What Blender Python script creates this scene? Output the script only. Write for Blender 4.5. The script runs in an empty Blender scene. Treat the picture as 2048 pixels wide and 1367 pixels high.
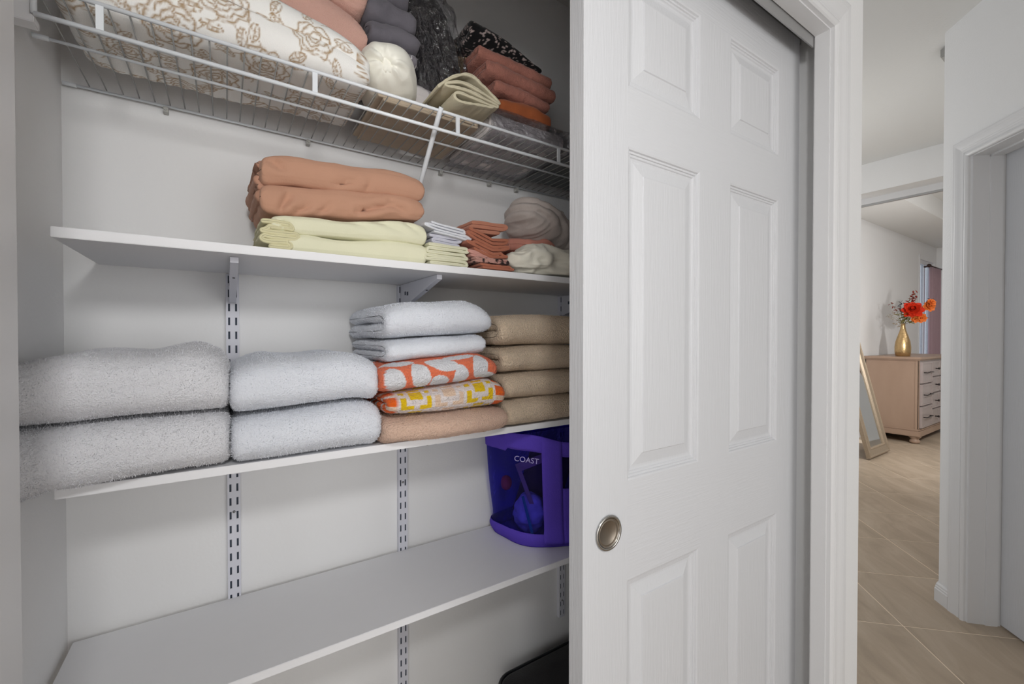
import bpy, bmesh, math, random
import numpy as np
from mathutils import Vector, Matrix

random.seed(7)
SC = bpy.context.scene
COL = SC.collection
PI = math.pi

# ------------------------------------------------------------------ camera
cam_d = bpy.data.cameras.new('camera')
cam_d.sensor_fit = 'HORIZONTAL'
cam_d.sensor_width = 36.0
cam_d.lens = 36.0 * 865.44 / 2048.0
cam_d.clip_start = 0.02
cam = bpy.data.objects.new('camera', cam_d)
COL.objects.link(cam)
cam.location = (0, 0, 1.25)
cam.rotation_euler = (math.radians(90 - 0.667), 0, math.radians(-33.582))
SC.camera = cam

# ------------------------------------------------------------------ world, lights, exposure
world = bpy.data.worlds.new('world')
world.use_nodes = True
world.node_tree.nodes['Background'].inputs[0].default_value = (0.78, 0.84, 0.92, 1)
world.node_tree.nodes['Background'].inputs[1].default_value = 1.2
SC.world = world

def area(name, loc, aim, size, power, color=(1, 1, 1), size_y=None):
    d = bpy.data.lights.new(name, 'AREA')
    d.energy = power
    d.size = size
    d.color = color
    if size_y:
        d.shape = 'RECTANGLE'
        d.size_y = size_y
    o = bpy.data.objects.new(name, d)
    COL.objects.link(o)
    o.location = loc
    o.rotation_euler = (Vector(aim) - Vector(loc)).to_track_quat('-Z', 'Y').to_euler()
    return o

area('key_lamp', (-0.04, -0.32, 1.75), (0.28, 1.1, 1.25), 0.15, 6.0, (1.0, 0.995, 0.99))
area('low_fill', (-0.15, -0.75, 0.42), (0.45, 1.0, 1.45), 1.1, 3.4, (1.0, 0.99, 0.985))  # added fill standing in for floor bounce, lifts the shelf undersides
area('left_fill', (-1.35, -1.15, 1.35), (0.9, 1.0, 1.3), 1.1, 12, (1.0, 1.0, 1.0))  # added fill, no real fixture; brightens the right half of the closet
area('right_fill', (1.0, -1.7, 1.35), (-0.3, 0.9, 1.2), 1.0, 10, (1.0, 1.0, 1.0))  # added fill, no real fixture; brightens the closet's left wall and jamb
area('rear_fill', (0.25, -5.9, 1.25), (0.35, 0.9, 1.15), 4.6, 60, (1.0, 1.0, 1.0), 2.2)  # large fill added far behind the camera; there is no window here
area('bedroom_fill', (6.6, -0.2, 2.9), (6.6, 0.4, 0), 1.8, 38, (1.0, 0.99, 0.98))  # unseen overhead fill added to brighten the bedroom
area('bedside_lamp', (4.95, 0.42, 1.55), (7.0, 1.8, 1.3), 0.12, 30, (1.0, 0.98, 0.96))

def point(name, loc, power, radius, color=(1, 1, 1)):
    d = bpy.data.lights.new(name, 'POINT')
    d.energy = power; d.shadow_soft_size = radius; d.color = color
    o = bpy.data.objects.new(name, d); COL.objects.link(o); o.location = loc
    return o
point('hall_fill', (3.2, 1.75, 1.85), 15, 0.25, (1.0, 0.99, 0.97))  # fill added out of sight behind the closet block to lift the hall

SC.view_settings.view_transform = 'Standard'
SC.view_settings.look = 'None'
SC.view_settings.gamma = 1.0
SC.view_settings.use_curve_mapping = False
SC.view_settings.exposure = -0.05

# ------------------------------------------------------------------ materials
def lin(c):
    c = c / 255.0
    return c / 12.92 if c <= 0.04045 else ((c + 0.055) / 1.055) ** 2.4

def rgb(r, g, b):
    return (lin(r), lin(g), lin(b), 1.0)

def nodes_of(m):
    m.use_nodes = True
    nt = m.node_tree
    return nt, nt.nodes, nt.links, nt.nodes['Principled BSDF']

def mat(name, col, rough=0.6, metal=0.0, var=0.0, vscale=8.0, bump=0.0, bscale=60.0, stretch=None,
        spec=0.3, attr=None, sheen=0.0, trans=0.0, detail=4.0, emit=0.0):
    m = bpy.data.materials.new(name)
    nt, N, L, P = nodes_of(m)
    P.inputs['Base Color'].default_value = col
    P.inputs['Roughness'].default_value = rough
    P.inputs['Metallic'].default_value = metal
    P.inputs['Specular IOR Level'].default_value = spec
    if sheen:
        P.inputs['Sheen Weight'].default_value = sheen
    if trans:
        P.inputs['Transmission Weight'].default_value = trans
    if emit:
        P.inputs['Emission Color'].default_value = col
        P.inputs['Emission Strength'].default_value = emit
    tc = N.new('ShaderNodeTexCoord')
    src = tc.outputs['Object']
    if stretch:
        mp = N.new('ShaderNodeMapping')
        mp.inputs['Scale'].default_value = stretch
        L.new(src, mp.inputs[0])
        src = mp.outputs[0]
    if attr:
        a = N.new('ShaderNodeAttribute')
        a.attribute_name = attr
        L.new(a.outputs['Color'], P.inputs['Base Color'])
    elif var:
        nz = N.new('ShaderNodeTexNoise')
        nz.inputs['Scale'].default_value = vscale
        nz.inputs['Detail'].default_value = detail
        L.new(src, nz.inputs['Vector'])
        mx = N.new('ShaderNodeMix')
        mx.data_type = 'RGBA'
        mx.inputs['A'].default_value = tuple(max(0, c * (1 - var)) for c in col[:3]) + (1,)
        mx.inputs['B'].default_value = tuple(min(1, c * (1 + var)) for c in col[:3]) + (1,)
        L.new(nz.outputs['Fac'], mx.inputs['Factor'])
        L.new(mx.outputs['Result'], P.inputs['Base Color'])
    if bump:
        nb = N.new('ShaderNodeTexNoise')
        nb.inputs['Scale'].default_value = bscale
        nb.inputs['Detail'].default_value = 3.0
        L.new(src, nb.inputs['Vector'])
        bp = N.new('ShaderNodeBump')
        bp.inputs['Strength'].default_value = min(1.0, bump)
        bp.inputs['Distance'].default_value = 0.002 * max(1.0, bump ** 2)
        L.new(nb.outputs['Fac'], bp.inputs['Height'])
        L.new(bp.outputs['Normal'], P.inputs['Normal'])
    return m

M = {}
M['wall'] = mat('wall_paint', rgb(234, 234, 234), 0.75, var=0.012, vscale=3, bump=0.25, bscale=140)
M['ceiling'] = mat('ceiling_paint', rgb(224, 224, 222), 0.85, bump=0.4, bscale=90)
M['trim'] = mat('trim_gloss_paint', rgb(222, 222, 223), 0.35, spec=0.4, bump=0.05, bscale=40)
M['door'] = mat('door_paint_woodgrain', rgb(207, 208, 211), 0.42, spec=0.35, bump=0.42, bscale=26, stretch=(9, 9, 0.55))
M['door_rail'] = mat('door_paint_woodgrain_rail', rgb(207, 208, 211), 0.42, spec=0.35, bump=0.42, bscale=26, stretch=(0.55, 9, 9))
M['melamine'] = mat('shelf_melamine', rgb(232, 232, 234), 0.5, spec=0.3, var=0.01, vscale=30)
M['wire'] = mat('white_vinyl_wire', rgb(228, 232, 236), 0.3, spec=0.5)
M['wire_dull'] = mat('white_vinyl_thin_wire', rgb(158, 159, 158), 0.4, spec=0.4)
M['std'] = mat('standard_white_metal', rgb(214, 215, 224), 0.4, spec=0.4)
M['slot_shade_ink'] = mat('slot_shade_and_ink', rgb(70, 78, 92), 0.7)  # bluish dark for the painted slot shade, shared with the barcode print
M['screw'] = mat('zinc_screw', rgb(150, 150, 150), 0.3, metal=1.0)
M['dark'] = mat('dark_gap', rgb(30, 30, 30), 0.8)
M['alu'] = mat('track_aluminium', rgb(172, 172, 172), 0.4, metal=0.6)
M['nickel'] = mat('brushed_nickel', rgb(186, 184, 180), 0.22, metal=1.0)
M['nickel_cup'] = mat('brushed_nickel_cup', rgb(150, 140, 128), 0.42, metal=1.0, var=0.06, vscale=60)
M['grout'] = mat('grout', rgb(240, 224, 202), 0.9)
M['clip'] = mat('clip_plastic', rgb(205, 205, 200), 0.4, trans=0.3)
M['label_y'] = mat('yellow_sticker', rgb(186, 196, 90), 0.6)

def tile_mat(name, base):
    m = mat(name, base, 0.42, spec=0.35)
    nt, N, L, P = nodes_of(m)
    tc = N.new('ShaderNodeTexCoord')
    mp = N.new('ShaderNodeMapping')
    mp.inputs['Scale'].default_value = (2.6, 8.0, 1)
    mp.inputs['Rotation'].default_value = (0, 0, math.radians(30))
    L.new(tc.outputs['Object'], mp.inputs[0])
    oi = N.new('ShaderNodeObjectInfo')
    ad = N.new('ShaderNodeVectorMath')
    ad.operation = 'ADD'
    mu = N.new('ShaderNodeMath')
    mu.operation = 'MULTIPLY'
    mu.inputs[1].default_value = 37.0
    L.new(oi.outputs['Random'], mu.inputs[0])
    cb = N.new('ShaderNodeCombineXYZ')
    L.new(mu.outputs[0], cb.inputs[0])
    L.new(mu.outputs[0], cb.inputs[2])
    L.new(mp.outputs[0], ad.inputs[0])
    L.new(cb.outputs[0], ad.inputs[1])
    nz = N.new('ShaderNodeTexNoise')
    nz.inputs['Scale'].default_value = 1.0
    nz.inputs['Detail'].default_value = 7
    nz.inputs['Roughness'].default_value = 0.62
    nz.inputs['Distortion'].default_value = 0.8
    L.new(ad.outputs[0], nz.inputs['Vector'])
    cr = N.new('ShaderNodeValToRGB')
    cr.color_ramp.elements[0].position = 0.3
    cr.color_ramp.elements[0].color = rgb(162, 146, 127)
    cr.color_ramp.elements[1].position = 0.72
    cr.color_ramp.elements[1].color = rgb(192, 176, 157)
    e = cr.color_ramp.elements.new(0.5)
    e.color = rgb(177, 160, 140)
    L.new(nz.outputs['Fac'], cr.inputs[0])
    L.new(cr.outputs[0], P.inputs['Base Color'])
    return m
M['tile'] = tile_mat('beige_stone_tile', rgb(168, 150, 130))

def wood_mat(name, c1, c2, scale=(3, 3, 30), rough=0.4):
    m = mat(name, c1, rough, spec=0.4)
    nt, N, L, P = nodes_of(m)
    tc = N.new('ShaderNodeTexCoord')
    mp = N.new('ShaderNodeMapping')
    mp.inputs['Scale'].default_value = scale
    L.new(tc.outputs['Object'], mp.inputs[0])
    nz = N.new('ShaderNodeTexNoise')
    nz.inputs['Scale'].default_value = 1.2
    nz.inputs['Detail'].default_value = 6
    L.new(mp.outputs[0], nz.inputs['Vector'])
    mx = N.new('ShaderNodeMix')
    mx.data_type = 'RGBA'
    mx.inputs['A'].default_value = c1
    mx.inputs['B'].default_value = c2
    L.new(nz.outputs['Fac'], mx.inputs['Factor'])
    L.new(mx.outputs['Result'], P.inputs['Base Color'])
    return m
M['dresser'] = wood_mat('taupe_wood', rgb(150, 124, 106), rgb(182, 156, 136), (3, 3, 1.2))
M['dresser_front'] = wood_mat('silvery_taupe_wood', rgb(160, 148, 146), rgb(184, 172, 168), (2, 2, 8), 0.3)
M['iron'] = mat('dark_bronze_pull', rgb(70, 66, 66), 0.35, metal=0.9)
M['mirror'] = mat('mirror_glass', rgb(225, 230, 232), 0.02, metal=1.0)
M['silver_frame'] = mat('champagne_frame', rgb(166, 150, 130), 0.42, metal=0.4, var=0.25, vscale=90, bump=0.6, bscale=160)

def fabric(name, col, bump=0.35, bscale=420, var=0.06, rough=0.9, attr=None, sheen=0.15, vscale=30):
    return mat(name, col, rough, var=var, vscale=vscale, bump=bump, bscale=bscale, spec=0.12, sheen=sheen, attr=attr)

M['terry_white'] = fabric('white_terry', rgb(220, 223, 230), 1.0, 320, 0.05, vscale=330)
M['terry_white2'] = fabric('soft_white_terry', rgb(222, 222, 226), 1.1, 420, 0.07, vscale=420)
M['terry_tan'] = fabric('blush_tan_terry', rgb(216, 184, 164), 1.6, 300, 0.14, vscale=330)
M['terry_taupe'] = fabric('taupe_terry', rgb(218, 197, 172), 1.8, 300, 0.28, vscale=320)
M['terry_attr'] = fabric('printed_terry', rgb(255, 255, 255), 1.6, 300, attr='print')
M['fleece_attr'] = fabric('printed_fleece', rgb(255, 255, 255), 0.5, 500, attr='print')
M['pink_fleece'] = fabric('dusty_pink_fleece', rgb(212, 170, 156), 1.0, 420, 0.06)
M['salmon'] = fabric('salmon_cotton', rgb(190, 146, 122), 0.25, 300, 0.04, sheen=0.1)
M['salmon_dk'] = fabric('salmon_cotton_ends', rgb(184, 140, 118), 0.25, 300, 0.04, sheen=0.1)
M['yellow'] = fabric('pale_yellow_cotton', rgb(224, 222, 194), 0.2, 300, 0.03, sheen=0.1)
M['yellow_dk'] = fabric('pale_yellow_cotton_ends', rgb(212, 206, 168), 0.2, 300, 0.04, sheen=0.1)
M['cot_white'] = fabric('white_cotton', rgb(226, 228, 234), 0.2, 400, 0.03)
M['cot_lilac'] = fabric('pale_lilac_cotton', rgb(206, 206, 218), 0.2, 400, 0.03)
M['terracotta'] = fabric('terracotta_cotton', rgb(178, 112, 88), 0.25, 400, 0.08)
M['terracotta_lt'] = fabric('light_terracotta_cotton', rgb(196, 134, 110), 0.25, 400, 0.06)
M['pink_cot'] = fabric('pink_cotton', rgb(214, 160, 148), 0.25, 400, 0.06)
M['rose_cot'] = fabric('rose_jersey', rgb(198, 134, 118), 0.3, 400, 0.08)
M['grey_jersey'] = fabric('grey_jersey', rgb(186, 176, 170), 0.3, 300, 0.08, vscale=120)
M['cream'] = fabric('cream_cotton', rgb(222, 218, 204), 0.25, 300, 0.05)
M['cream_satin'] = mat('cream_sateen', rgb(246, 244, 232), 0.45, spec=0.3, bump=0.15, bscale=200, sheen=0.2)
M['beige'] = fabric('beige_cotton', rgb(208, 200, 174), 0.3, 300, 0.05)
M['taupe_sheet'] = fabric('taupe_sheet', rgb(184, 168, 148), 0.3, 260, 0.08)
M['white_sheet'] = fabric('offwhite_sheet', rgb(236, 230, 228), 0.25, 260, 0.05)
M['quilt'] = fabric('charcoal_quilt', rgb(106, 103, 110), 0.3, 300, 0.1)
M['black'] = fabric('black_fabric', rgb(58, 56, 58), 0.4, 260, 0.3)
M['tan_cloth'] = fabric('tan_cloth', rgb(158, 134, 100), 0.3, 200, 0.12)
M['rust'] = fabric('rust_cotton', rgb(170, 94, 56), 0.3, 300, 0.08)
M['knit'] = fabric('dusty_rose_knit', rgb(172, 116, 102), 1.0, 260, 0.22, vscale=260)
M['grey_knit'] = fabric('grey_knit', rgb(120, 124, 126), 1.0, 220, 0.2, vscale=200)
M['purple'] = fabric('violet_canvas', rgb(92, 70, 186), 0.5, 500, 0.05, sheen=0.0)
M['case'] = fabric('black_luggage_nylon', rgb(36, 35, 37), 0.5, 500, 0.3)
M['case_trim'] = mat('black_piping', rgb(22, 24, 28), 0.3, spec=0.5)
M['curtain'] = fabric('mauve_curtain', rgb(176, 150, 158), 0.2, 200, 0.05)
M['rod'] = mat('dark_bronze_rod', rgb(70, 52, 48), 0.4, metal=0.5)

def plastic_mat(name, tint, alpha, rough=0.12, bump=0.5, bscale=24, glossy=False):
    m = bpy.data.materials.new(name)
    m.use_nodes = True
    nt = m.node_tree
    N, L = nt.nodes, nt.links
    N.clear()
    out = N.new('ShaderNodeOutputMaterial')
    tr = N.new('ShaderNodeBsdfTransparent')
    tr.inputs[0].default_value = tint
    pr = N.new('ShaderNodeBsdfPrincipled')
    pr.inputs['Base Color'].default_value = tuple(c * 0.2 for c in tint[:3]) + (1,)
    pr.inputs['Roughness'].default_value = rough
    pr.inputs['Specular IOR Level'].default_value = 0.9
    if glossy:
        pr = N.new('ShaderNodeBsdfGlossy')
        pr.inputs['Color'].default_value = (0.92, 0.92, 0.94, 1)
        pr.inputs['Roughness'].default_value = rough
    mx = N.new('ShaderNodeMixShader')
    fr_ = N.new('ShaderNodeLayerWeight')
    fr_.inputs['Blend'].default_value = 0.35
    mr_ = N.new('ShaderNodeMapRange')
    mr_.inputs['To Min'].default_value = alpha
    mr_.inputs['To Max'].default_value = min(1.0, alpha + 0.42)
    L.new(fr_.outputs['Fresnel'], mr_.inputs['Value'])
    L.new(mr_.outputs[0], mx.inputs[0])
    L.new(tr.outputs[0], mx.inputs[1])
    L.new(pr.outputs[0], mx.inputs[2])
    L.new(mx.outputs[0], out.inputs[0])
    tc = N.new('ShaderNodeTexCoord')
    nb = N.new('ShaderNodeTexNoise')
    nb.inputs['Scale'].default_value = bscale
    nb.inputs['Detail'].default_value = 5
    nb.inputs['Distortion'].default_value = 1.5
    L.new(tc.outputs['Object'], nb.inputs['Vector'])
    bp = N.new('ShaderNodeBump')
    bp.inputs['Strength'].default_value = bump
    bp.inputs['Distance'].default_value = 0.035
    L.new(nb.outputs['Fac'], bp.inputs['Height'])
    L.new(bp.outputs['Normal'], pr.inputs['Normal'])
    L.new(bp.outputs['Normal'], fr_.inputs['Normal'])
    return m
M['clear_bag'] = plastic_mat('clear_plastic', (0.9, 0.9, 0.92, 1), 0.10, 0.10, 0.9, 30, True)
M['blue_vinyl'] = plastic_mat('blue_vinyl', (0.34, 0.32, 0.98, 1), 0.06, 0.15, 0.15)
M['glass'] = plastic_mat('window_glass', (0.95, 0.97, 1.0, 1), 0.04, 0.02, 0.0)

# ------------------------------------------------------------------ object helpers
def link(o, parent=None):
    COL.objects.link(o)
    if parent is not None:
        o.parent = parent
    return o

def mesh_obj(name, verts, faces, m=None, parent=None, smooth=False, loc=(0, 0, 0)):
    me = bpy.data.meshes.new(name)
    me.from_pydata([tuple(v) for v in verts], [], [tuple(int(i) for i in f) for f in faces])
    me.update()
    if smooth:
        me.polygons.foreach_set('use_smooth', [True] * len(me.polygons))
    if m is not None:
        me.materials.append(m)
    o = bpy.data.objects.new(name, me)
    o.location = loc
    return link(o, parent)

def tag(o, label=None, cat=None, group=None, kind=None):
    if label: o['label'] = label
    if cat: o['category'] = cat
    if group: o['group'] = group
    if kind: o['kind'] = kind
    return o

def empty(name, loc=(0, 0, 0), rz=0.0):
    o = bpy.data.objects.new(name, None)
    o.empty_display_size = 0.05
    COL.objects.link(o)
    o.location = loc
    o.rotation_euler = (0, 0, rz)
    return o

class MB:
    """collects simple shapes and builds ONE mesh object"""
    def __init__(s):
        s.v = []; s.f = []
    def add(s, vs, fs):
        b = len(s.v)
        s.v += [tuple(v) for v in vs]
        s.f += [tuple(i + b for i in f) for f in fs]
        return s
    def box(s, x0, x1, y0, y1, z0, z1, bev=0.0):
        if bev <= 0:
            vs = [(x, y, z) for z in (z0, z1) for y in (y0, y1) for x in (x0, x1)]
            return s.add(vs, [(0, 2, 3, 1), (4, 5, 7, 6), (0, 1, 5, 4), (2, 6, 7, 3), (0, 4, 6, 2), (1, 3, 7, 5)])
        bm = bmesh.new()
        bmesh.ops.create_cube(bm, size=1.0)
        for v in bm.verts:
            v.co = Vector(((x0 + x1) / 2 + v.co.x * (x1 - x0), (y0 + y1) / 2 + v.co.y * (y1 - y0), (z0 + z1) / 2 + v.co.z * (z1 - z0)))
        bmesh.ops.bevel(bm, geom=bm.edges[:], offset=bev, segments=2, affect='EDGES')
        bm.verts.index_update()
        s.add([v.co.copy() for v in bm.verts], [[v.index for v in f.verts] for f in bm.faces])
        bm.free()
        return s
    def prism(s, poly, a0, a1, axis='x'):
        n = len(poly)
        def P(a, p):
            return {'x': (a, p[0], p[1]), 'y': (p[0], a, p[1]), 'z': (p[0], p[1], a)}[axis]
        vs = [P(a0, p) for p in poly] + [P(a1, p) for p in poly]
        fs = [tuple(range(n)), tuple(range(2 * n - 1, n - 1, -1))]
        fs += [(i, i + n, (i + 1) % n + n, (i + 1) % n) for i in range(n)]
        return s.add(vs, fs)
    def tube(s, pts, r, seg=8, caps=True):
        pts = [Vector(p) for p in pts]
        rs = r if isinstance(r, (list, tuple)) else [r] * len(pts)
        rings = []
        up = None
        for i, p in enumerate(pts):
            d = (pts[min(i + 1, len(pts) - 1)] - pts[max(i - 1, 0)]).normalized()
            if up is None:
                up = Vector((0, 0, 1)) if abs(d.z) < 0.9 else Vector((0, 1, 0))
            a = d.cross(up).normalized()
            b = a.cross(d).normalized()
            up = b
            rings.append([p + (a * math.cos(2 * PI * k / seg) + b * math.sin(2 * PI * k / seg)) * rs[i] for k in range(seg)])
        vs = [v for rg in rings for v in rg]
        fs = []
        for i in range(len(pts) - 1):
            for k in range(seg):
                k2 = (k + 1) % seg
                fs.append((i * seg + k, i * seg + k2, (i + 1) * seg + k2, (i + 1) * seg + k))
        if caps:
            fs.append(tuple(range(seg - 1, -1, -1)))
            o = (len(pts) - 1) * seg
            fs.append(tuple(range(o, o + seg)))
        return s.add(vs, fs)
    def lathe(s, prof, cx=0, cy=0, seg=24, axis='z', origin=(0, 0, 0)):
        vs = []
        for (r, z) in prof:
            for k in range(seg):
                a = 2 * PI * k / seg
                if axis == 'z':
                    vs.append((cx + r * math.cos(a), cy + r * math.sin(a), z))
                else:   # axis y
                    vs.append((origin[0] + r * math.cos(a), origin[1] + z, origin[2] + r * math.sin(a)))
        n = len(prof)
        fs = []
        for i in range(n - 1):
            for k in range(seg):
                k2 = (k + 1) % seg
                fs.append((i * seg + k, i * seg + k2, (i + 1) * seg + k2, (i + 1) * seg + k))
        fs.append(tuple(range(seg - 1, -1, -1)))
        fs.append(tuple(range((n - 1) * seg, n * seg)))
        return s.add(vs, fs)
    def xf(s, mtx):
        s.v = [tuple(mtx @ Vector(v)) for v in s.v]
        return s
    def build(s, name, m, parent=None, smooth=False, loc=(0, 0, 0)):
        o = mesh_obj(name, s.v, s.f, m, parent, smooth, loc)
        return o

# ------------------------------------------------------------------ numpy noise
def _hash(ix, iy, iz, seed):
    h = (ix.astype(np.int64) * 374761393 + iy.astype(np.int64) * 668265263 + iz.astype(np.int64) * 2147483647 + seed * 974711) & 0xffffffff
    h = ((h ^ (h >> 13)) * 1274126177) & 0xffffffff
    h = (h ^ (h >> 16)) & 0xffffffff
    return h / 4294967295.0 * 2 - 1

def vnoise(p, seed=0):
    i = np.floor(p).astype(np.int64)
    f = p - i
    f = f * f * (3 - 2 * f)
    r = 0
    for dx in (0, 1):
        wx = f[:, 0] if dx else 1 - f[:, 0]
        for dy in (0, 1):
            wy = f[:, 1] if dy else 1 - f[:, 1]
            for dz in (0, 1):
                wz = f[:, 2] if dz else 1 - f[:, 2]
                r = r + _hash(i[:, 0] + dx, i[:, 1] + dy, i[:, 2] + dz, seed) * wx * wy * wz
    return r

def fbm(p, seed=0, octv=3):
    r = 0; a = 1.0; t = 0
    for k in range(octv):
        r = r + a * vnoise(p * (2.03 ** k), seed + k * 11)
        t += a; a *= 0.5
    return r / t

def ridged(p, seed=0, octv=2):
    r = 0; a = 1.0; t = 0
    for k in range(octv):
        r = r + a * (1 - 2 * np.abs(vnoise(p * (2.1 ** k), seed + k * 7)))
        t += a; a *= 0.5
    return r / t

def smooth_poly(pts, step, closed=False):
    """Catmull-Rom then uniform resample"""
    P = np.array(pts, float)
    n = len(P)
    out = []
    idx = range(n if closed else n - 1)
    for i in idx:
        p0 = P[(i - 1) % n] if closed else P[max(i - 1, 0)]
        p1 = P[i]; p2 = P[(i + 1) % n]
        p3 = P[(i + 2) % n] if closed else P[min(i + 2, n - 1)]
        for t in np.linspace(0, 1, 16, endpoint=False):
            out.append(0.5 * ((2 * p1) + (-p0 + p2) * t + (2 * p0 - 5 * p1 + 4 * p2 - p3) * t * t + (-p0 + 3 * p1 - 3 * p2 + p3) * t ** 3))
    out.append(P[0] if closed else P[-1])
    out = np.array(out)
    d = np.r_[0, np.cumsum(np.hypot(*(out[1:] - out[:-1]).T))]
    m = max(4, int(d[-1] / step) + 1)
    s = np.linspace(0, d[-1], m)
    return np.c_[np.interp(s, d, out[:, 0]), np.interp(s, d, out[:, 1])], s

def sinterp(x, xs, ys):
    """smoothstep interpolation of a profile"""
    xs = np.asarray(xs, float); ys = np.asarray(ys, float)
    x = np.clip(x, xs[0], xs[-1])
    j = np.clip(np.searchsorted(xs, x, side='right') - 1, 0, len(xs) - 2)
    t = (x - xs[j]) / np.maximum(1e-9, xs[j + 1] - xs[j])
    # cubic hermite with finite-difference tangents
    m = np.gradient(ys, xs) if len(xs) > 2 else np.full(len(xs), (ys[-1] - ys[0]) / (xs[-1] - xs[0]))
    h = xs[j + 1] - xs[j]
    t2, t3 = t * t, t * t * t
    return (2 * t3 - 3 * t2 + 1) * ys[j] + (t3 - 2 * t2 + t) * h * m[j] + (-2 * t3 + 3 * t2) * ys[j + 1] + (t3 - t2) * h * m[j + 1]

def grid_faces(nr, nc, closed=True):
    f = []
    for i in range(nr - 1):
        for k in range(nc if closed else nc - 1):
            k2 = (k + 1) % nc
            f.append((i * nc + k, (i + 1) * nc + k, (i + 1) * nc + k2, i * nc + k2))
    return f

def vnormals(co, faces):
    F = np.array(faces)
    n = np.zeros_like(co)
    a = co[F[:, 2]] - co[F[:, 0]]
    b = co[F[:, 3]] - co[F[:, 1]]
    fn = np.cross(a, b)
    for k in range(4):
        np.add.at(n, F[:, k], fn)
    return n / np.maximum(1e-12, np.linalg.norm(n, axis=1))[:, None]

def cloth(name, centre, d, x0, x1, m, parent=None, step=0.005, dx=0.005, end=None, top=None, bot=None, h=None,
          yoff=None, noise=(0.0015, 25.0), wrinkle=None, seed=1, axis='x', origin=(0, 0, 0), rot=None, fn=None,
          printfn=None, terry=0.0, pile=0, pile_len=0.003, pile_mat=None, label=None, ext=None, pe=2.6, creases=None):
    """folded fabric: a centreline in (a, z) thickened by d and swept along x0..x1; ply ends and sweep ends are rounded"""
    c, s = smooth_poly(centre, step / 6)
    tg = np.gradient(c, axis=0)
    tg /= np.maximum(1e-9, np.linalg.norm(tg, axis=1))[:, None]
    nm = np.c_[-tg[:, 1], tg[:, 0]]
    mA = np.linalg.norm(np.diff(c + nm * d / 2, axis=0), axis=1); mB = np.linalg.norm(np.diff(c - nm * d / 2, axis=0), axis=1)
    met = np.r_[0, np.cumsum(np.maximum(np.maximum(mA, mB), 0.3 * np.diff(s)))]
    qs = np.linspace(0, met[-1], max(8, int(met[-1] / step)))
    extra = np.interp(np.array([.02, .06, .14, .26, .45, .7]) * d * 0.5, s, met)
    qs = np.unique(np.r_[qs, extra, met[-1] - extra])
    s = np.interp(qs, met, s)
    c = np.c_[np.interp(qs, met, c[:, 0]), np.interp(qs, met, c[:, 1])]
    tg = np.gradient(c, axis=0)
    tg /= np.maximum(1e-9, np.linalg.norm(tg, axis=1))[:, None]
    nm = np.c_[-tg[:, 1], tg[:, 0]]
    n = len(c)
    # half thickness profile along the centreline with rounded ply ends
    dist = np.minimum(s, s[-1] - s)
    re = d * 0.5
    hp = np.clip(1 - (1 - np.clip(dist / re, 0, 1)) ** pe, 0, 1) ** (1 / pe) * re
    hp = np.maximum(hp, re * 0.12)
    ds = np.gradient(s)
    kap = (tg[:, 0] * np.gradient(tg[:, 1]) - tg[:, 1] * np.gradient(tg[:, 0])) / np.maximum(1e-9, ds)
    kw = np.ones(7) / 7
    kap = np.convolve(np.pad(kap, 3, mode='edge'), kw, mode='valid')
    hA = np.where(kap > 0, np.minimum(hp, np.maximum(0.9 / np.maximum(kap, 1e-6), hp * 0.75)), hp)
    hB = np.where(kap < 0, np.minimum(hp, np.maximum(0.9 / np.maximum(-kap, 1e-6), hp * 0.75)), hp)
    hA = np.minimum(hA, np.convolve(np.pad(hA, 3, mode='edge'), kw, mode='valid'))
    hB = np.minimum(hp, np.convolve(np.pad(hB, 3, mode='edge'), kw, mode='valid'))
    nx = max(6, int((x1 - x0) / dx))
    e = end if end is not None else d * 0.5
    # denser stations at the rounded ends
    u = np.linspace(0, 1, nx)
    xs = x0 + (x1 - x0) * u
    k = np.array([0, .03, .1, .22, .4, .65]) * e
    xs = np.unique(np.r_[x0 + k, xs[(xs > x0 + e) & (xs < x1 - e)], x1 - k])
    xs.sort()
    nx = len(xs)
    rows = []
    arc = np.r_[s, s[::-1]]
    for x in xs:
        de = min(x - x0, x1 - x)
        sc = max(0.0, 1 - (1 - min(1, de / e)) ** pe) ** (1 / pe) * 0.97 + 0.03
        A = c + nm * (hA * sc)[:, None]
        B = (c - nm * (hB * sc)[:, None])[::-1]
        O = np.r_[A, B]
        rows.append(np.c_[np.full(len(O), x), O])
    nc = len(rows[0])
    co = np.concatenate(rows)
    U = co[:, 0].copy()
    V = np.tile(arc, nx)
    # vertical remap
    if h is None:
        h = max(1e-6, co[:, 2].max())
    if top is not None or bot is not None:
        xn = co[:, 0]
        zt = sinterp(xn, *zip(*top)) if top is not None else np.full(len(co), h)
        zb = sinterp(xn, *zip(*bot)) if bot is not None else np.zeros(len(co))
        co[:, 2] = zb + (co[:, 2] / h) * (zt - zb)
    if yoff is not None:
        co[:, 1] += sinterp(co[:, 0], *zip(*yoff))
    faces = grid_faces(nx, nc)
    if fn is not None:
        co = fn(co, U, V)
    if creases:
        for (ax, az, bx_, bz, dep, wid) in creases:
            p_ = np.c_[co[:, 0] - ax, co[:, 2] - az]
            e_ = np.array([bx_ - ax, bz - az])
            t_ = np.clip((p_ @ e_) / (e_ @ e_), 0, 1)
            ds_ = np.hypot(p_[:, 0] - t_ * e_[0], p_[:, 1] - t_ * e_[1])
            fr_w = np.exp(-(np.maximum(0, co[:, 1] - co[:, 1].min()) / 0.045) ** 2)
            co[:, 1] += fr_w * dep * (np.exp(-(ds_ / wid) ** 2) - 0.35 * np.exp(-((ds_ - 2.2 * wid) / wid) ** 2)) * np.sin(PI * np.clip(t_ * 0.8 + 0.15, 0, 1))
    G = co.reshape(nx, nc, 3)
    seg = np.linalg.norm(np.diff(G, axis=1), axis=2)
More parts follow.
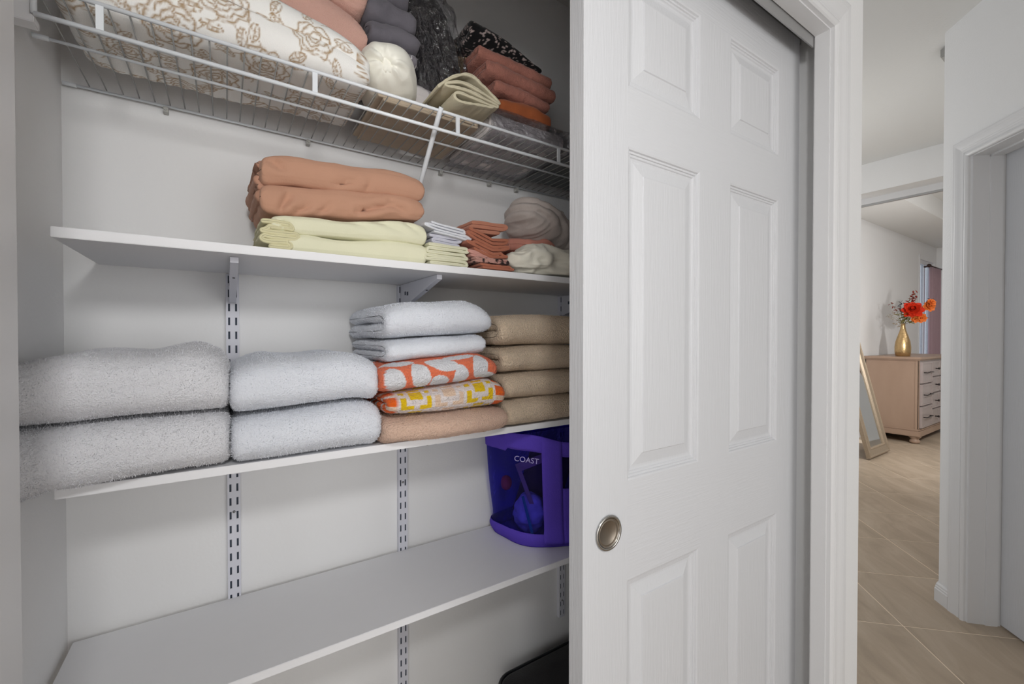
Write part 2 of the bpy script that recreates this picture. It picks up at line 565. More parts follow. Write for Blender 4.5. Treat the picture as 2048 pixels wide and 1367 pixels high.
    cum = np.concatenate([np.zeros((nx, 1)), np.cumsum(seg, axis=1)], axis=1)
    half = n
    fm = half + int(np.argmin(G[nx // 2, half:, 1]))
    fa = int(np.argmin(G[nx // 2, :half, 1]))
    Vr = cum.copy()
    Vr[:, half:] = cum[:, fm:fm + 1] - cum[:, half:]
    Vr[:, :half] = cum[:, :half] - cum[:, fa:fa + 1]
    V = Vr.reshape(-1)
    nr = vnormals(co, faces)
    amp, fr = noise
    P = co * fr
    co = co + nr * (fbm(P, seed, 3) * amp)[:, None]
    if wrinkle is not None:
        wa, wf = wrinkle
        co = co + nr * (ridged(co * np.array(wf), seed + 50, 2) * wa)[:, None]
    if terry:
        co = co + nr * (vnoise(co * 260, seed + 90) * terry)[:, None]
    if axis == 'y':      # sweep direction becomes +y, section plane x
        co = np.c_[co[:, 1], co[:, 0], co[:, 2]]
        faces = [f[::-1] for f in faces]
    if rot is not None:
        R = np.array(Matrix.Rotation(rot[0], 3, rot[1]))
        co = co @ R.T
    co = co + np.array(ext) if ext is not None else co
    nr = vnormals(co, faces)
    o = mesh_obj(name, co, faces, m, parent, True, origin)
    colr = None
    if printfn is not None:
        colr = printfn(U, V)
        set_print(o, colr)
    if pile:
        add_pile(o, co, nr, faces, pile, pile_len, pile_mat or m, colr, seed)
    return o

def set_print(o, colr):
    a = o.data.color_attributes.new('print', 'FLOAT_COLOR', 'POINT')
    buf = np.ones((len(colr), 4), dtype=np.float32)
    buf[:, :3] = colr
    a.data.foreach_set('color', buf.ravel())

def add_pile(o, co, nr, faces, count, length, m, colr, seed):
    """loops of terry pile: tiny blades standing on the outer faces of the towel"""
    rng = np.random.RandomState(seed)
    F = np.array(faces)
    fc = co[F].mean(axis=1)
    fn = nr[F].mean(axis=1)
    area_ = np.linalg.norm(np.cross(co[F[:, 2]] - co[F[:, 0]], co[F[:, 3]] - co[F[:, 1]]), axis=1)
    w = area_ * ((fn[:, 1] < 0.35) | (fn[:, 0] < -0.6)) * (fn[:, 2] > -0.95)
    w = w / w.sum()
    idx = rng.choice(len(F), count, p=w)
    a = rng.rand(count, 1); b = rng.rand(count, 1)
    q = co[F[idx]]
    p = (q[:, 0] * (1 - a) + q[:, 1] * a) * (1 - b) + (q[:, 3] * (1 - a) + q[:, 2] * a) * b
    n = fn[idx] + rng.randn(count, 3) * 0.48
    n /= np.linalg.norm(n, axis=1)[:, None]
    t = np.cross(n, rng.randn(count, 3))
    t /= np.maximum(1e-9, np.linalg.norm(t, axis=1))[:, None]
    L_ = length * (0.5 + rng.rand(count, 1) * 0.8)
    wd = 0.0006
    v0 = p - t * wd - n * 0.0006
    v1 = p + t * wd - n * 0.0006
    v2 = p + n * L_
    V = np.stack([v0, v1, v2], axis=1).reshape(-1, 3)
    me = bpy.data.meshes.new('pile')
    me.vertices.add(len(V))
    me.vertices.foreach_set('co', V.astype(np.float32).ravel())
    me.loops.add(len(V))
    me.loops.foreach_set('vertex_index', np.arange(len(V), dtype=np.int32))
    me.polygons.add(count)
    me.polygons.foreach_set('loop_start', np.arange(0, len(V), 3, dtype=np.int32))
    me.update(calc_edges=True)
    me.materials.append(m)
    po = bpy.data.objects.new('pile', me)
    link(po, o)
    po['kind'] = 'stuff'
    if colr is not None:
        c = colr[F[idx]].mean(axis=1)
        set_print(po, np.repeat(c, 3, axis=0))
    return po

def lump(name, loc, size, m, parent=None, n=(64, 48), power=2.6, noise=(0.006, 12), wr=None, seed=3, fn=None, rot=(0, 0, 0), flat=None):
    """soft cushion-like body: superellipsoid with folds"""
    nu, nv = n
    th = np.linspace(0, 2 * PI, nu, endpoint=False)
    ph = np.linspace(-PI / 2, PI / 2, nv)
    T, Pp = np.meshgrid(th, ph)
    def sp(a, e): return np.sign(a) * np.abs(a) ** e
    e = 2.0 / power
    x = sp(np.cos(Pp), e) * sp(np.cos(T), e)
    y = sp(np.cos(Pp), e) * sp(np.sin(T), e)
    z = sp(np.sin(Pp), e)
    co = np.c_[x.ravel(), y.ravel(), z.ravel()]
    if fn is not None:
        co = fn(co, T.ravel(), Pp.ravel())
    co = co * (np.array(size) / 2)
    faces = []
    for i in range(nv - 1):
        for k in range(nu):
            k2 = (k + 1) % nu
            faces.append((i * nu + k, i * nu + k2, (i + 1) * nu + k2, (i + 1) * nu + k))
    nr = vnormals(co, faces)
    co = co + nr * (fbm(co * noise[1], seed, 3) * noise[0])[:, None]
    if wr is not None:
        co = co + nr * (ridged(co * np.array(wr[1]), seed + 5, 2) * wr[0])[:, None]
    if flat is not None:
        co[:, 2] = np.maximum(co[:, 2], -size[2] / 2 + flat)
    R = np.array(Matrix.Rotation(rot[2], 3, 'Z') @ Matrix.Rotation(rot[1], 3, 'Y') @ Matrix.Rotation(rot[0], 3, 'X'))
    co = co @ R.T
    return mesh_obj(name, co, faces, m, parent, True, loc)

# ================================================================== THE SETTING
Yw, Yi = 0.46, 0.60         # closet front wall: room face, inner face
Yb = 1.20                   # closet back wall
XL, XR = -0.264, 1.31       # closet side walls
JL, JR = -0.163, 1.241      # opening
ZH = 2.004                  # head
ZC = 2.67                   # room ceiling
XC = 1.449                  # right corner of the closet block

def S(name, mb, m, parent=None, smooth=False):
    o = mb.build(name, m, parent, smooth)
    if parent is None:
        o['kind'] = 'structure'
    return o

fl = S('floor', MB().box(-3.0, 10.0, -6.2, 2.3, -0.06, -0.0008), M['grout'])
# tiles laid on the diagonal, 18 inch
TS = 0.457
tb = MB().box(-TS / 2 + 0.0022, TS / 2 - 0.0022, -TS / 2 + 0.0022, TS / 2 - 0.0022, -0.0007, 0.0, 0.0003)
tile_me = None
rt = math.sqrt(0.5)
cand = []
for i in range(-12, 24):
    for j in range(-12, 30):
        uu = 1.292 + (i + 0.5) * TS
        vv = 2.157 + (j + 0.5) * TS
        X = (uu + vv) * rt; Y = (vv - uu) * rt
        if -0.6 < X < 9.7 and -2.2 < Y < 2.15:
            az = math.degrees(math.atan2(X, Y))
            dd = math.hypot(X, Y)
            if X > 0.9 and 55 < az < 108:
                cand.append((dd, X, Y))
cand.sort()
for dd, X, Y in cand[:290]:
    if tile_me is None:
        o = tb.build('tile', M['tile'], fl)
        tile_me = o.data
    else:
        o = bpy.data.objects.new('tile', tile_me)
        link(o, fl)
    o.location = (X, Y, 0)
    o.rotation_euler = (0, 0, math.radians(45) + random.choice((0, PI)))
# the remaining tiles (behind the camera and in the closet, out of view) joined into one part
rest = MB()
near = set((round(X, 3), round(Y, 3)) for dd, X, Y in cand[:290])
for i in range(-16, 36):
    for j in range(-26, 30):
        uu = 1.292 + (i + 0.5) * TS
        vv = 2.157 + (j + 0.5) * TS
        X = (uu + vv) * rt; Y = (vv - uu) * rt
        if -2.95 < X < 9.7 and -6.1 < Y < 2.15 and (round(X, 3), round(Y, 3)) not in near:
            h_ = TS / 2 - 0.0022
            mx_ = Matrix.Translation((X, Y, 0)) @ Matrix.Rotation(PI / 4, 4, 'Z')
            t_ = MB().box(-h_, h_, -h_, h_, -0.0007, 0.0).xf(mx_)
            rest.add(t_.v, t_.f)
rf_ = rest.build('tile_field', M['tile'], fl)
rf_['kind'] = 'stuff'

S('wall_back', MB().box(XL - 0.1, XC, Yb, Yb + 0.1, 0, 2.6), M['wall'])
S('wall_left', MB().box(XL - 0.1, XL, Yi - 0.0, Yb, 0, 2.6), M['wall'])
S('wall_right', MB().box(XR, XC - 0.0, 0.62, Yb, 0, 2.6).box(1.2455, XC, Yw, 0.4955, 0, 2.6).box(XR, XC, 0.4955, 0.62, 0, 2.6), M['wall'])
S('wall_front', MB().box(-3.0, JL - 0.004, Yw, Yi, 0, 2.6).box(JL, 1.2455, Yw, 0.4955, ZH + 0.004, 2.6).box(JL, XR, 0.4955, Yi + 0.06, 2.085, 2.6), M['wall'])
S('ceiling', MB().box(-3.0, 4.4, -6.2, 2.2, ZC, ZC + 0.1), M['ceiling'])
S('ceiling_closet', MB().box(XL, XR, Yi, Yb, 2.44, 2.5), M['ceiling'])
S('wall_hall', MB().box(XC, 4.4, 2.1, 2.2, 0, ZC), M['wall'])
S('wall_rear', MB().box(-3.0, 4.4, -6.3, -6.2, 0, ZC), M['wall'])
S('wall_side', MB().box(-3.1, -3.0, -6.2, Yi, 0, ZC), M['wall'])

# jambs: right lining, head lining, left lining
S('trim_1', MB().box(JR, JR + 0.0045, Yw, 0.492, 0, ZH + 0.004), M['trim'])
S('trim_2', MB().box(JL, JR, Yw, 0.492, ZH, ZH + 0.004), M['trim'])
S('trim_3', MB().box(JL - 0.004, JL, Yw, Yi, 0, ZH), M['trim'])

# casing profile: (offset from opening, thickness)
CAS = [(0.004, 0.0), (0.004, 0.009), (0.007, 0.0125), (0.013, 0.015), (0.019, 0.0135), (0.022, 0.0095), (0.025, 0.0085),
       (0.028, 0.0115), (0.036, 0.0125), (0.038, 0.0112), (0.044, 0.0125), (0.046, 0.0112), (0.056, 0.0140), (0.066, 0.0160),
       (0.069, 0.0155), (0.078, 0.0165), (0.083, 0.0150), (0.085, 0.0)]

def casing(name, w0, w1, zh, mtx):
    """mitred door casing around an opening w0..w1 x 0..zh, local x along wall, -y out of the wall"""
    m_ = MB()
    n = len(CAS)
    vs = []
    for (q, t) in CAS:
        vs += [(w0 - q, -t, 0), (w0 - q, -t, zh + q), (w1 + q, -t, zh + q), (w1 + q, -t, 0)]
    fs = []
    for i in range(n - 1):
        for k in range(3):
            a = i * 4 + k; b = (i + 1) * 4 + k
            fs.append((a, a + 1, b + 1, b))
    m_.add(vs, fs)
    m_.xf(mtx)
    o = m_.build(name, M['trim'])
    o['kind'] = 'structure'
    return o
casing('trim_4', JL, JR, ZH, Matrix.Translation((0, Yw, 0)))

# ---- six panel doors
PAN = [(0, 0), (0.0035, -0.0012), (0.005, -0.0042), (0.0085, -0.0046), (0.0095, -0.0068), (0.013, -0.0072), (0.0145, -0.0092),
       (0.018, -0.0100), (0.022, -0.0098), (0.044, -0.0042), (0.0455, -0.0022), (0.048, -0.0020)]

def door_face(mb, W, H, xs, zs, y, sgn, colmap):
    """front skin with moulded raised panels; y plane, sgn +1 means outward normal is -y"""
    # flat stiles & rails as quads around the panel holes
    panels = [(xs[i], xs[i + 1], zs[j], zs[j + 1]) for i in (1, 3) for j in (1, 3, 5)]
    X = [0] + xs[1:-1] + [W]; Z = [0] + zs[1:-1] + [H]
    for i in range(len(X) - 1):
        for j in range(len(Z) - 1):
            if i % 2 == 1 and j % 2 == 1:
                continue
            vs = [(X[i], y, Z[j]), (X[i + 1], y, Z[j]), (X[i + 1], y, Z[j + 1]), (X[i], y, Z[j + 1])]
            colmap[('rail' if (j % 2 == 0 and 0 < i < len(X) - 2) else 'stile')].add(vs, [(0, 1, 2, 3) if sgn > 0 else (3, 2, 1, 0)])
    for (a, b, c, d) in panels:
        vs = []
        for (q, t) in PAN:
            yy = y - sgn * t
            vs += [(a + q, yy, c + q), (b - q, yy, c + q), (b - q, yy, d - q), (a + q, yy, d - q)]
        fs = []
        for i in range(len(PAN) - 1):
            for k in range(4):
                k2 = (k + 1) % 4
                f = (i * 4 + k, i * 4 + k2, (i + 1) * 4 + k2, (i + 1) * 4 + k)
                fs.append(f if sgn > 0 else f[::-1])
        o_ = (len(PAN) - 1) * 4
        f = (o_, o_ + 1, o_ + 2, o_ + 3)
        fs.append(f if sgn > 0 else f[::-1])
        colmap['panel'].append((vs, fs))

def panel_door(name, W, H, T, mtx, stile, pw, zs):
    root = empty(name)
    root.matrix_world = mtx
    xs = [0, stile, stile + pw, W - stile - pw, W - stile, W]
    cm = {'stile': MB(), 'rail': MB(), 'panel': []}
    door_face(None, W, H, xs, zs, 0.0, 1, cm)
    core = MB()
    # edges + back skin
    bm_ = {'stile': MB(), 'rail': MB(), 'panel': []}
    door_face(None, W, H, xs, zs, T, -1, bm_)
    e = MB()
    e.add([(0, 0, 0), (0, T, 0), (0, T, H), (0, 0, H)], [(0, 3, 2, 1)])
    e.add([(W, 0, 0), (W, T, 0), (W, T, H), (W, 0, H)], [(0, 1, 2, 3)])
    e.add([(0, 0, H), (0, T, H), (W, T, H), (W, 0, H)], [(0, 3, 2, 1)])
    e.add([(0, 0, 0), (0, T, 0), (W, T, 0), (W, 0, 0)], [(0, 1, 2, 3)])
    st = MB()
    for q in (cm['stile'], bm_['stile'], e):
        st.add(q.v, q.f)
    st.build('stile', M['door'], root)
    rl = MB()
    for q in (cm['rail'], bm_['rail']):
        rl.add(q.v, q.f)
    rl.build('rail', M['door_rail'], root)
    for k, (vs, fs) in enumerate(cm['panel']):
        mb = MB().add(vs, fs)
        mb.add(*bm_['panel'][k])
        mb.build('panel', M['door'], root)
    return root

ZS = [0, 0.235, 0.804, 0.987, 1.595, 1.704, 1.920, 2.023]
d1 = panel_door('door_1', 0.770, 2.023, 0.0345, Matrix.Translation((0.502, 0.540, 0.012)), 0.1095, 0.2185, [z - 0.012 if 0 < z < 2.023 else z for z in ZS])
d1['kind'] = 'structure'
tag(d1, 'white six-panel sliding closet door with round recessed pull', 'door')
# flush pull
cx_, cz_ = 0.0602, 0.8925
pull = MB().lathe([(0.0245, -0.0004), (0.0295, -0.0008), (0.0315, -0.0025), (0.0300, -0.0042), (0.0272, -0.0040), (0.0255, -0.0015), (0.0245, 0.0005)],
                  seg=40, axis='y', origin=(cx_, 0, cz_))
pull.f = pull.f[:-2]
hp_ = pull.build('door_pull', M['nickel'], d1, True)
cup = MB().lathe([(0.0262, -0.0035), (0.0258, -0.0012), (0.0222, -0.0009), (0.0215, -0.0016), (0.0205, -0.0006), (0.0001, -0.0006)], seg=40, axis='y', origin=(cx_, 0, cz_))
cup.f = cup.f[:-2]
cup.build('cup', M['nickel_cup'], hp_, True)
d2 = panel_door('door_2', 0.770, 2.023, 0.0345, Matrix.Translation((0.5365, 0.5795, 0.012)), 0.1095, 0.2185, [z - 0.012 if 0 < z < 2.023 else z for z in ZS])
d2['kind'] = 'structure'
tag(d2, 'second white sliding closet door hidden behind the front one', 'door')

# sliding track
tr = empty('sliding_door_track', (0, 0, 0))
tag(tr, 'grey metal sliding door track under the closet head', 'track')
MB().box(JL + 0.002, JR - 0.002, 0.4945, 0.4975, 1.978, 2.0845).build('fascia', M['alu'], tr)
MB().box(JL + 0.002, XR - 0.002, 0.500, 0.655, 2.078, 2.0845).build('top_plate', M['alu'], tr)
for yy in (0.552, 0.592):
    MB().box(JL + 0.002, XR - 0.003, yy, yy + 0.0022, 2.045, 2.078).box(JL + 0.002, XR - 0.003, yy, yy + 0.012, 2.043, 2.045).build('rail', M['alu'], tr)

# ---- 45 degree wall with door: local x along the wall (from hall corner toward the camera side), local -y out
def m45(c):   # plane X - Y = c ; local origin at corner end s=2.400 ; local +x -> (-rt,-rt), outward normal (-rt, rt)
    sx = 2.400
    ox = (sx * math.sqrt(2) + c) / 2; oy = (sx * math.sqrt(2) - c) / 2
    R = Matrix(((-rt, rt, 0, ox), (-rt, -rt, 0, oy), (0, 0, 1, 0), (0, 0, 0, 1)))
    return R
W45 = m45(2.235)
a0, a1 = 0.158, 0.158 + 0.762
wd = MB()
wd.box(0, a0 - 0.002, 0, 0.12, 0, ZC)
wd.box(a1 + 0.002, 1.55, 0, 0.12, 0, ZC)
wd.box(a0 - 0.002, a1 + 0.002, 0, 0.12, 2.040, ZC)
wd.xf(W45)
S('wall_diagonal', wd, M['wall'])
# rounded return at the hall corner and return wall to the bedroom partition
co_x, co_y = (2.400 * math.sqrt(2) + 2.235) / 2, (2.400 * math.sqrt(2) - 2.235) / 2
S('wall_return', MB().prism([(co_x, co_y), (4.4, co_y), (4.4, co_y - 0.1), (co_x + 0.1, co_y - 0.1), (co_x + 0.02, co_y - 0.03)], 0, ZC, 'z'), M['wall'])
jb = MB().box(a0 - 0.002, a0 + 0.006, 0.0005, 0.12, 0, 2.040).box(a1 - 0.006, a1 + 0.002, 0.0005, 0.12, 0, 2.040).box(a0 + 0.006, a1 - 0.006, 0.0005, 0.12, 2.032, 2.040)
jb.box(a0 + 0.006, a0 + 0.012, 0.062, 0.106, 0, 2.032).box(a0 + 0.006, a1 - 0.006, 0.062, 0.106, 2.024, 2.032)
jb.xf(W45)
S('trim_5', jb, M['trim'])
casing('trim_6', a0, a1, 2.032, W45)
d3 = panel_door('door_3', 0.742, 2.018, 0.035, W45 @ Matrix.Translation((a0 + 0.010, 0.117, 0.010)), 0.128, 0.190, [0, 0.196, 0.790, 0.975, 1.590, 1.700, 1.905, 2.018])
d3['kind'] = 'structure'
tag(d3, 'white panelled door recessed in the diagonal wall at right', 'door')
# baseboard on the diagonal wall and round its corner
BB = [(0, 0), (0.0135, 0), (0.0135, 0.058), (0.011, 0.062), (0.011, 0.069), (0.0085, 0.073), (0.008, 0.080), (0.004, 0.086), (0, 0.087)]
def baseboard(name, path):
    n = len(BB); vs = []; fs = []
    P_ = [Vector((p[0], p[1], 0)) for p in path]
    for i, p in enumerate(P_):
        d0 = (P_[i] - P_[i - 1]).normalized() if i > 0 else (P_[1] - P_[0]).normalized()
        d1_ = (P_[i + 1] - P_[i]).normalized() if i < len(P_) - 1 else d0
        n0 = Vector((-d0.y, d0.x, 0)); n1 = Vector((-d1_.y, d1_.x, 0))
        bi = (n0 + n1).normalized(); sc = 1 / max(0.4, bi.dot(n0))
        for (t, z) in BB:
            vs.append(p + bi * t * sc + Vector((0, 0, z)))
    for i in range(len(P_) - 1):
        for k in range(n - 1):
            fs.append((i * n + k, i * n + k + 1, (i + 1) * n + k + 1, (i + 1) * n + k))
    fs.append(tuple(range(n))); fs.append(tuple(range((len(P_) - 1) * n, len(P_) * n))[::-1])
    o = MB().add(vs, fs).build(name, M['trim'])
    o['kind'] = 'structure'
    return o
bs = W45 @ Vector((a0 - 0.086, -0.0005, 0))
baseboard('baseboard_diagonal', [(bs.x, bs.y), (co_x - 0.0005, co_y + 0.0005), (4.399, co_y + 0.0005)])

# ---- partition with the wide bedroom opening and its track
S('wall_partition', MB().box(4.4, 4.57, -6.2, 0.2, 0, 2.95).box(4.4, 4.57, 1.86, 2.1, 0, 2.95).box(4.4, 4.57, 0.2, 1.86, 2.432, 2.95), M['wall'])
bt = empty('bedroom_door_track', (0, 0, 0))
tag(bt, 'white and grey overhead track across the bedroom opening', 'track')
MB().box(4.5725, 4.60, 0.1, 1.95, 2.382, 2.432).build('valance', M['trim'], bt)
MB().box(4.5755, 4.60, 0.1, 1.95, 2.366, 2.382).build('rail', M['alu'], bt)

# ---- bedroom
S('wall_bedroom_back', MB().box(4.57, 8.95, 2.1, 2.2, 0, 2.95).box(9.75, 9.95, 2.1, 2.2, 0, 2.95).box(8.95, 9.75, 2.1, 2.2, 2.46, 2.95), M['wall'])
S('wall_bedroom_end', MB().box(9.85, 9.95, -3.0, 2.1, 0, 2.95), M['wall'])
S('wall_bedroom_front', MB().box(4.57, 9.95, -3.1, -3.0, 0, 2.95), M['wall'])
S('ceiling_bedroom', MB().box(4.57, 9.95, -3.0, 1.55, 2.95, 3.0).box(4.57, 9.85, 1.55, 2.1, 2.722, 3.0), M['ceiling'])
baseboard('baseboard_bedroom', [(8.94, 2.0995), (4.58, 2.0995)][::-1][::-1])
wn = empty('window_1', (8.95, 2.1, 0)); wn['kind'] = 'structure'
tag(wn, 'white framed tall window beside the mauve curtain', 'window')
wf = MB().box(0, 0.05, 0.02, 0.07, 0.02, 2.46).box(0.75, 0.80, 0.02, 0.07, 0.02, 2.46).box(0.05, 0.75, 0.02, 0.07, 2.40, 2.46).box(0.05, 0.75, 0.02, 0.07, 0.02, 0.10).box(0.36, 0.41, 0.025, 0.065, 0.10, 2.40)
wf.build('window_frame', M['trim'], wn)
MB().box(-0.035, -0.001, -0.012, -0.0005, 0.09, 2.52).build('side_trim', M['trim'], wn)
MB().box(0.05, 0.36, 0.042, 0.046, 0.10, 2.40).build('pane', M['glass'], wn)
MB().box(0.41, 0.75, 0.042, 0.046, 0.10, 2.40).build('pane', M['glass'], wn)

# ================================================================== CLOSET FITTINGS
# ---- wire shelf
ZW = 1.7487
YF, YM, YR = 0.888, 1.030, 1.190
ws = empty('wire_shelf', (-0.23, 1.19, ZW))
tag(ws, 'white wire shelf with hanging front lip high in the closet', 'shelf')
def W_(p): return (p[0] + 0.23, p[1] - 1.19, p[2] - ZW)
def wtube(name, pts, r, m='wire', seg=8):
    return MB().tube([W_(p) for p in pts], r, seg).build(name, M[m], ws, True)
X0, X1 = -0.222, 1.29
wtube('front_rod', [(X0, YF, ZW), (X1, YF, ZW)], 0.0034, seg=12)
wtube('lower_rod', [(X0, YF, 1.7072), (X1, YF, 1.7072)], 0.0036, seg=12)
wtube('middle_rod', [(-0.250, YM, ZW - 0.004), (X1, YM, ZW - 0.004)], 0.0027)
wtube('back_rod', [(-0.256, YR, ZW - 0.004), (X1, YR, ZW - 0.004)], 0.0027)
for yy in (YM, YR):
    wtube('end_cap', [(-0.2595, yy, ZW - 0.004), (-0.240, yy, ZW - 0.004)], 0.0042)
wtube('end_bar', [(X0, YF, 1.7072), (X0, YF, ZW)], 0.0036)
wire_me = None
k = 0
xw = -0.2215
while xw < 1.285:
    if wire_me is None:
        o = MB().tube([(0, YF - 1.19, 0.0005), (0, 0.0, 0.0005)], 0.00125, 6).build('wire', M['wire_dull'], ws, True)
        wire_me = o.data
    else:
        o = bpy.data.objects.new('wire', wire_me); link(o, ws)
    o.location = (xw + 0.23, 0, 0)
    xw += 0.0254
for xs_ in (-0.153, 0.1445, 0.442, 0.737, 1.035):
    b = MB().box(xs_ - 0.0045 + 0.23, xs_ + 0.0045 + 0.23, YF - 1.19 - 0.002, YF - 1.19 + 0.0015, 1.709 - ZW, -0.002)
    b.build('strut', M['wire'], ws)
for xs_ in (-0.102, 0.177, 0.5365, 0.7035, 0.807, 1.11):
    c = MB().box(-0.0045, 0.0045, -0.008, 0.0095, -0.019, -0.0075, 0.001)
    c.tube([(0, -0.004, -0.013), (0, -0.0105, -0.013)], 0.0028, 8)
    c.v = [(v[0] + xs_ + 0.23, v[1], v[2]) for v in c.v]
    c.build('wall_clip', M['clip'], ws)
# diagonal braces: flattened tube from the front rod down to the wall
for i, bx in enumerate((0.399, 1.16)):
    br = empty('shelf_brace', (bx, 1.195, 1.425))
    tag(br, 'white metal diagonal brace from wire shelf front to wall' if i == 0 else 'second diagonal wire shelf brace hidden behind the door', 'shelf brace')
    L0 = Vector((0, 0.888 - 1.195 - 0.004, 1.752 - 1.425)); L1 = Vector((0, -0.006, 0.0))
    MB().tube([L0 + Vector((0, -0.003, 0.001)), L0 * 0.97 + L1 * 0.03, L0 * 0.5 + L1 * 0.5, L1], [0.0052, 0.0058, 0.0056, 0.005], 10).build('strut', M['wire'], br, True)
    MB().box(-0.007, 0.007, -0.004, 0.003, -0.02, 0.012, 0.001).build('foot', M['wire'], br)

# end support at the left
es = empty('wire_shelf_end_bracket', (XL, 0.9, 1.70))
tag(es, 'white end bracket block at left end of wire shelf', 'bracket')
MB().box(0.0005, 0.038, -0.008, 0.012, 0.006, 0.16, 0.001).build('plate', M['melamine'], es)
MB().box(0.0005, 0.042, -0.012, 0.012, -0.005, 0.0055, 0.001).build('ledge', M['melamine'], es)

# ---- board shelves
def board(x0, x1, y0, y1, z0, z1, label):
    b = MB().box(x0, x1, y0, y1, z0, z1, 0.0008).build('board_shelf', M['melamine'])
    return tag(b, label, 'shelf')
board(-0.2105, 1.285, 0.897, 1.187, 1.3957, 1.4115, 'white board shelf holding folded duvets and sheets')
board(-0.2092, 1.285, 0.895, 1.187, 1.0115, 1.0265, 'white board shelf holding all the folded towels')
board(-0.2538, 1.285, 0.895, 1.187, 0.6308, 0.6465, 'lowest white board shelf, bare except for the violet tote')

# ---- slotted standards and brackets
def standard(x, z0, z1, label):
    r = empty('slotted_standard', (x, 1.2, z0))
    tag(r, label, 'standard', None)
    H = z1 - z0
    body = MB()
    hw, dp = 0.0128, 0.0125
    body.box(-hw, -hw + 0.0015, -dp, -0.0005, 0, H).box(hw - 0.0015, hw, -dp, -0.0005, 0, H)
    f0, f1 = -dp - 0.0014, -dp
    cols = [(-hw, -0.0088), (-0.0048, 0.0048), (0.0088, hw)]
    for a, b in cols:
        body.box(a, b, f0, f1, 0, H)
    z = 0.0
    zz = [0.0]
    pitch = 0.032
    z = 0.008
    while z + 0.018 < H:
        for a, b in ((-0.0088, -0.0048), (0.0048, 0.0088)):
            body.box(a, b, f0, f1, zz[-1], z)
        zz.append(z + 0.0175)
        z += pitch
    for a, b in ((-0.0088, -0.0048), (0.0048, 0.0088)):
        body.box(a, b, f0, f1, zz[-1], H)
    body.build('channel', M['std'], r)
    MB().box(-hw + 0.0016, hw - 0.0016, -dp + 0.003, -dp + 0.0036, 0.001, H - 0.001).build('slot_shade', M['slot_shade_ink'], r)  # dark sheet added behind the slots to paint in their shade
    return r
def screw(r, z):
    s_ = MB().lathe([(0.0001, -0.0166), (0.0022, -0.0162), (0.0032, -0.0140)], seg=12, axis='y', origin=(0, 0, z))
    s_.build('screw', M['screw'], r, True)
s1 = standard(0.0155, 0.245, 1.394, 'slotted white wall standard behind the big white towels, leftmost')
screw(s1, 0.846 - 0.245)
s2 = standard(0.4175, 0.245, 1.394, 'slotted white wall standard in the middle, with yellowish sticker')
screw(s2, 0.8395 - 0.245); screw(s2, 0.2825 + 0.1)
MB().box(-0.0105, -0.0035, -0.0145, -0.01395, 0.232, 0.268).build('sticker', M['label_y'], s2)
MB().box(-0.003, 0.0105, -0.0145, -0.01395, 0.206, 0.228).build('barcode', M['slot_shade_ink'], s2)
s3 = standard(1.004, 0.245, 1.394, 'slotted white wall standard nearest the sliding door')
screw(s3, 0.06)

def bracket(x, zt, label):
    r = empty('shelf_bracket', (x, 1.186, zt))
    tag(r, label, 'bracket')
    y0, y1, dz = -0.001, -0.252, -0.068
    t = 0.0012; w = 0.0065
    prof = [(y0, -0.0008), (y1, -0.0008), (y1, -0.011), (y0 - 0.012, dz), (y0, dz)]
    m_ = MB()
    m_.prism(prof, -w, -w + t, 'x').prism(prof, w - t, w, 'x')
    # folded lower flange
    d_ = Vector((y0 - 0.012 - y1, dz + 0.011)).normalized()
    nrm = Vector((-d_[1], d_[0])) * t
    a = Vector((y1, -0.011)); b = Vector((y0 - 0.012, dz))
    m_.prism([(a[0], a[1]), (b[0], b[1]), (b[0] + nrm[0], b[1] + nrm[1]), (a[0] + nrm[0], a[1] + nrm[1])], -w + t, w - t, 'x')
    m_.prism([(y1, -0.0008), (y1, -0.011), (y1 + t, -0.011), (y1 + t, -0.0008)], -w + t, w - t, 'x')
    m_.build('arm', M['std'], r)
    # punched holes read as small dark insets
    q = a.lerp(b, 0.32)
    MB().box(-0.0022, 0.0022, q[0] - 0.002, q[0] + 0.002, q[1] - 0.0016, q[1] - 0.0004).build('hole', M['dark'], r)
    MB().box(-w - 0.0002, -w + 0.0001, -0.046, -0.036, -0.032, -0.022).box(-w - 0.0002, -w + 0.0001, -0.064, -0.052, -0.034, -0.024).build('tab_slot', M['slot_shade_ink'], r)
    return r
bl = {1.3957: 'under the upper board shelf', 1.0115: 'under the towel shelf', 0.6308: 'under the lowest board shelf'}
for x, side in ((0.0155, 'left'), (0.4175, 'middle'), (1.004, 'right')):
    for zt in (1.3957, 1.0115, 0.6308):
        bracket(x, zt, 'white metal %s shelf bracket %s' % (side, bl[zt]))

# ================================================================== TOWELS
def U_fold(D, h, gap=0.05, slit=None):
    """two plies folded at the front (small y)"""
    r = h / 4
    return [(D, h - r), (D * 0.6, h - r), (D * 0.25, h - r * 1.02), (r * 1.9, h - r * 1.1), (r * 1.05, h * 0.62), (r * 0.95, h * 0.5), (r * 1.05, h * 0.38), (r * 1.9, r * 1.1),
            (D * 0.25, r * 1.02), (D * 0.6, r), (D, r)]

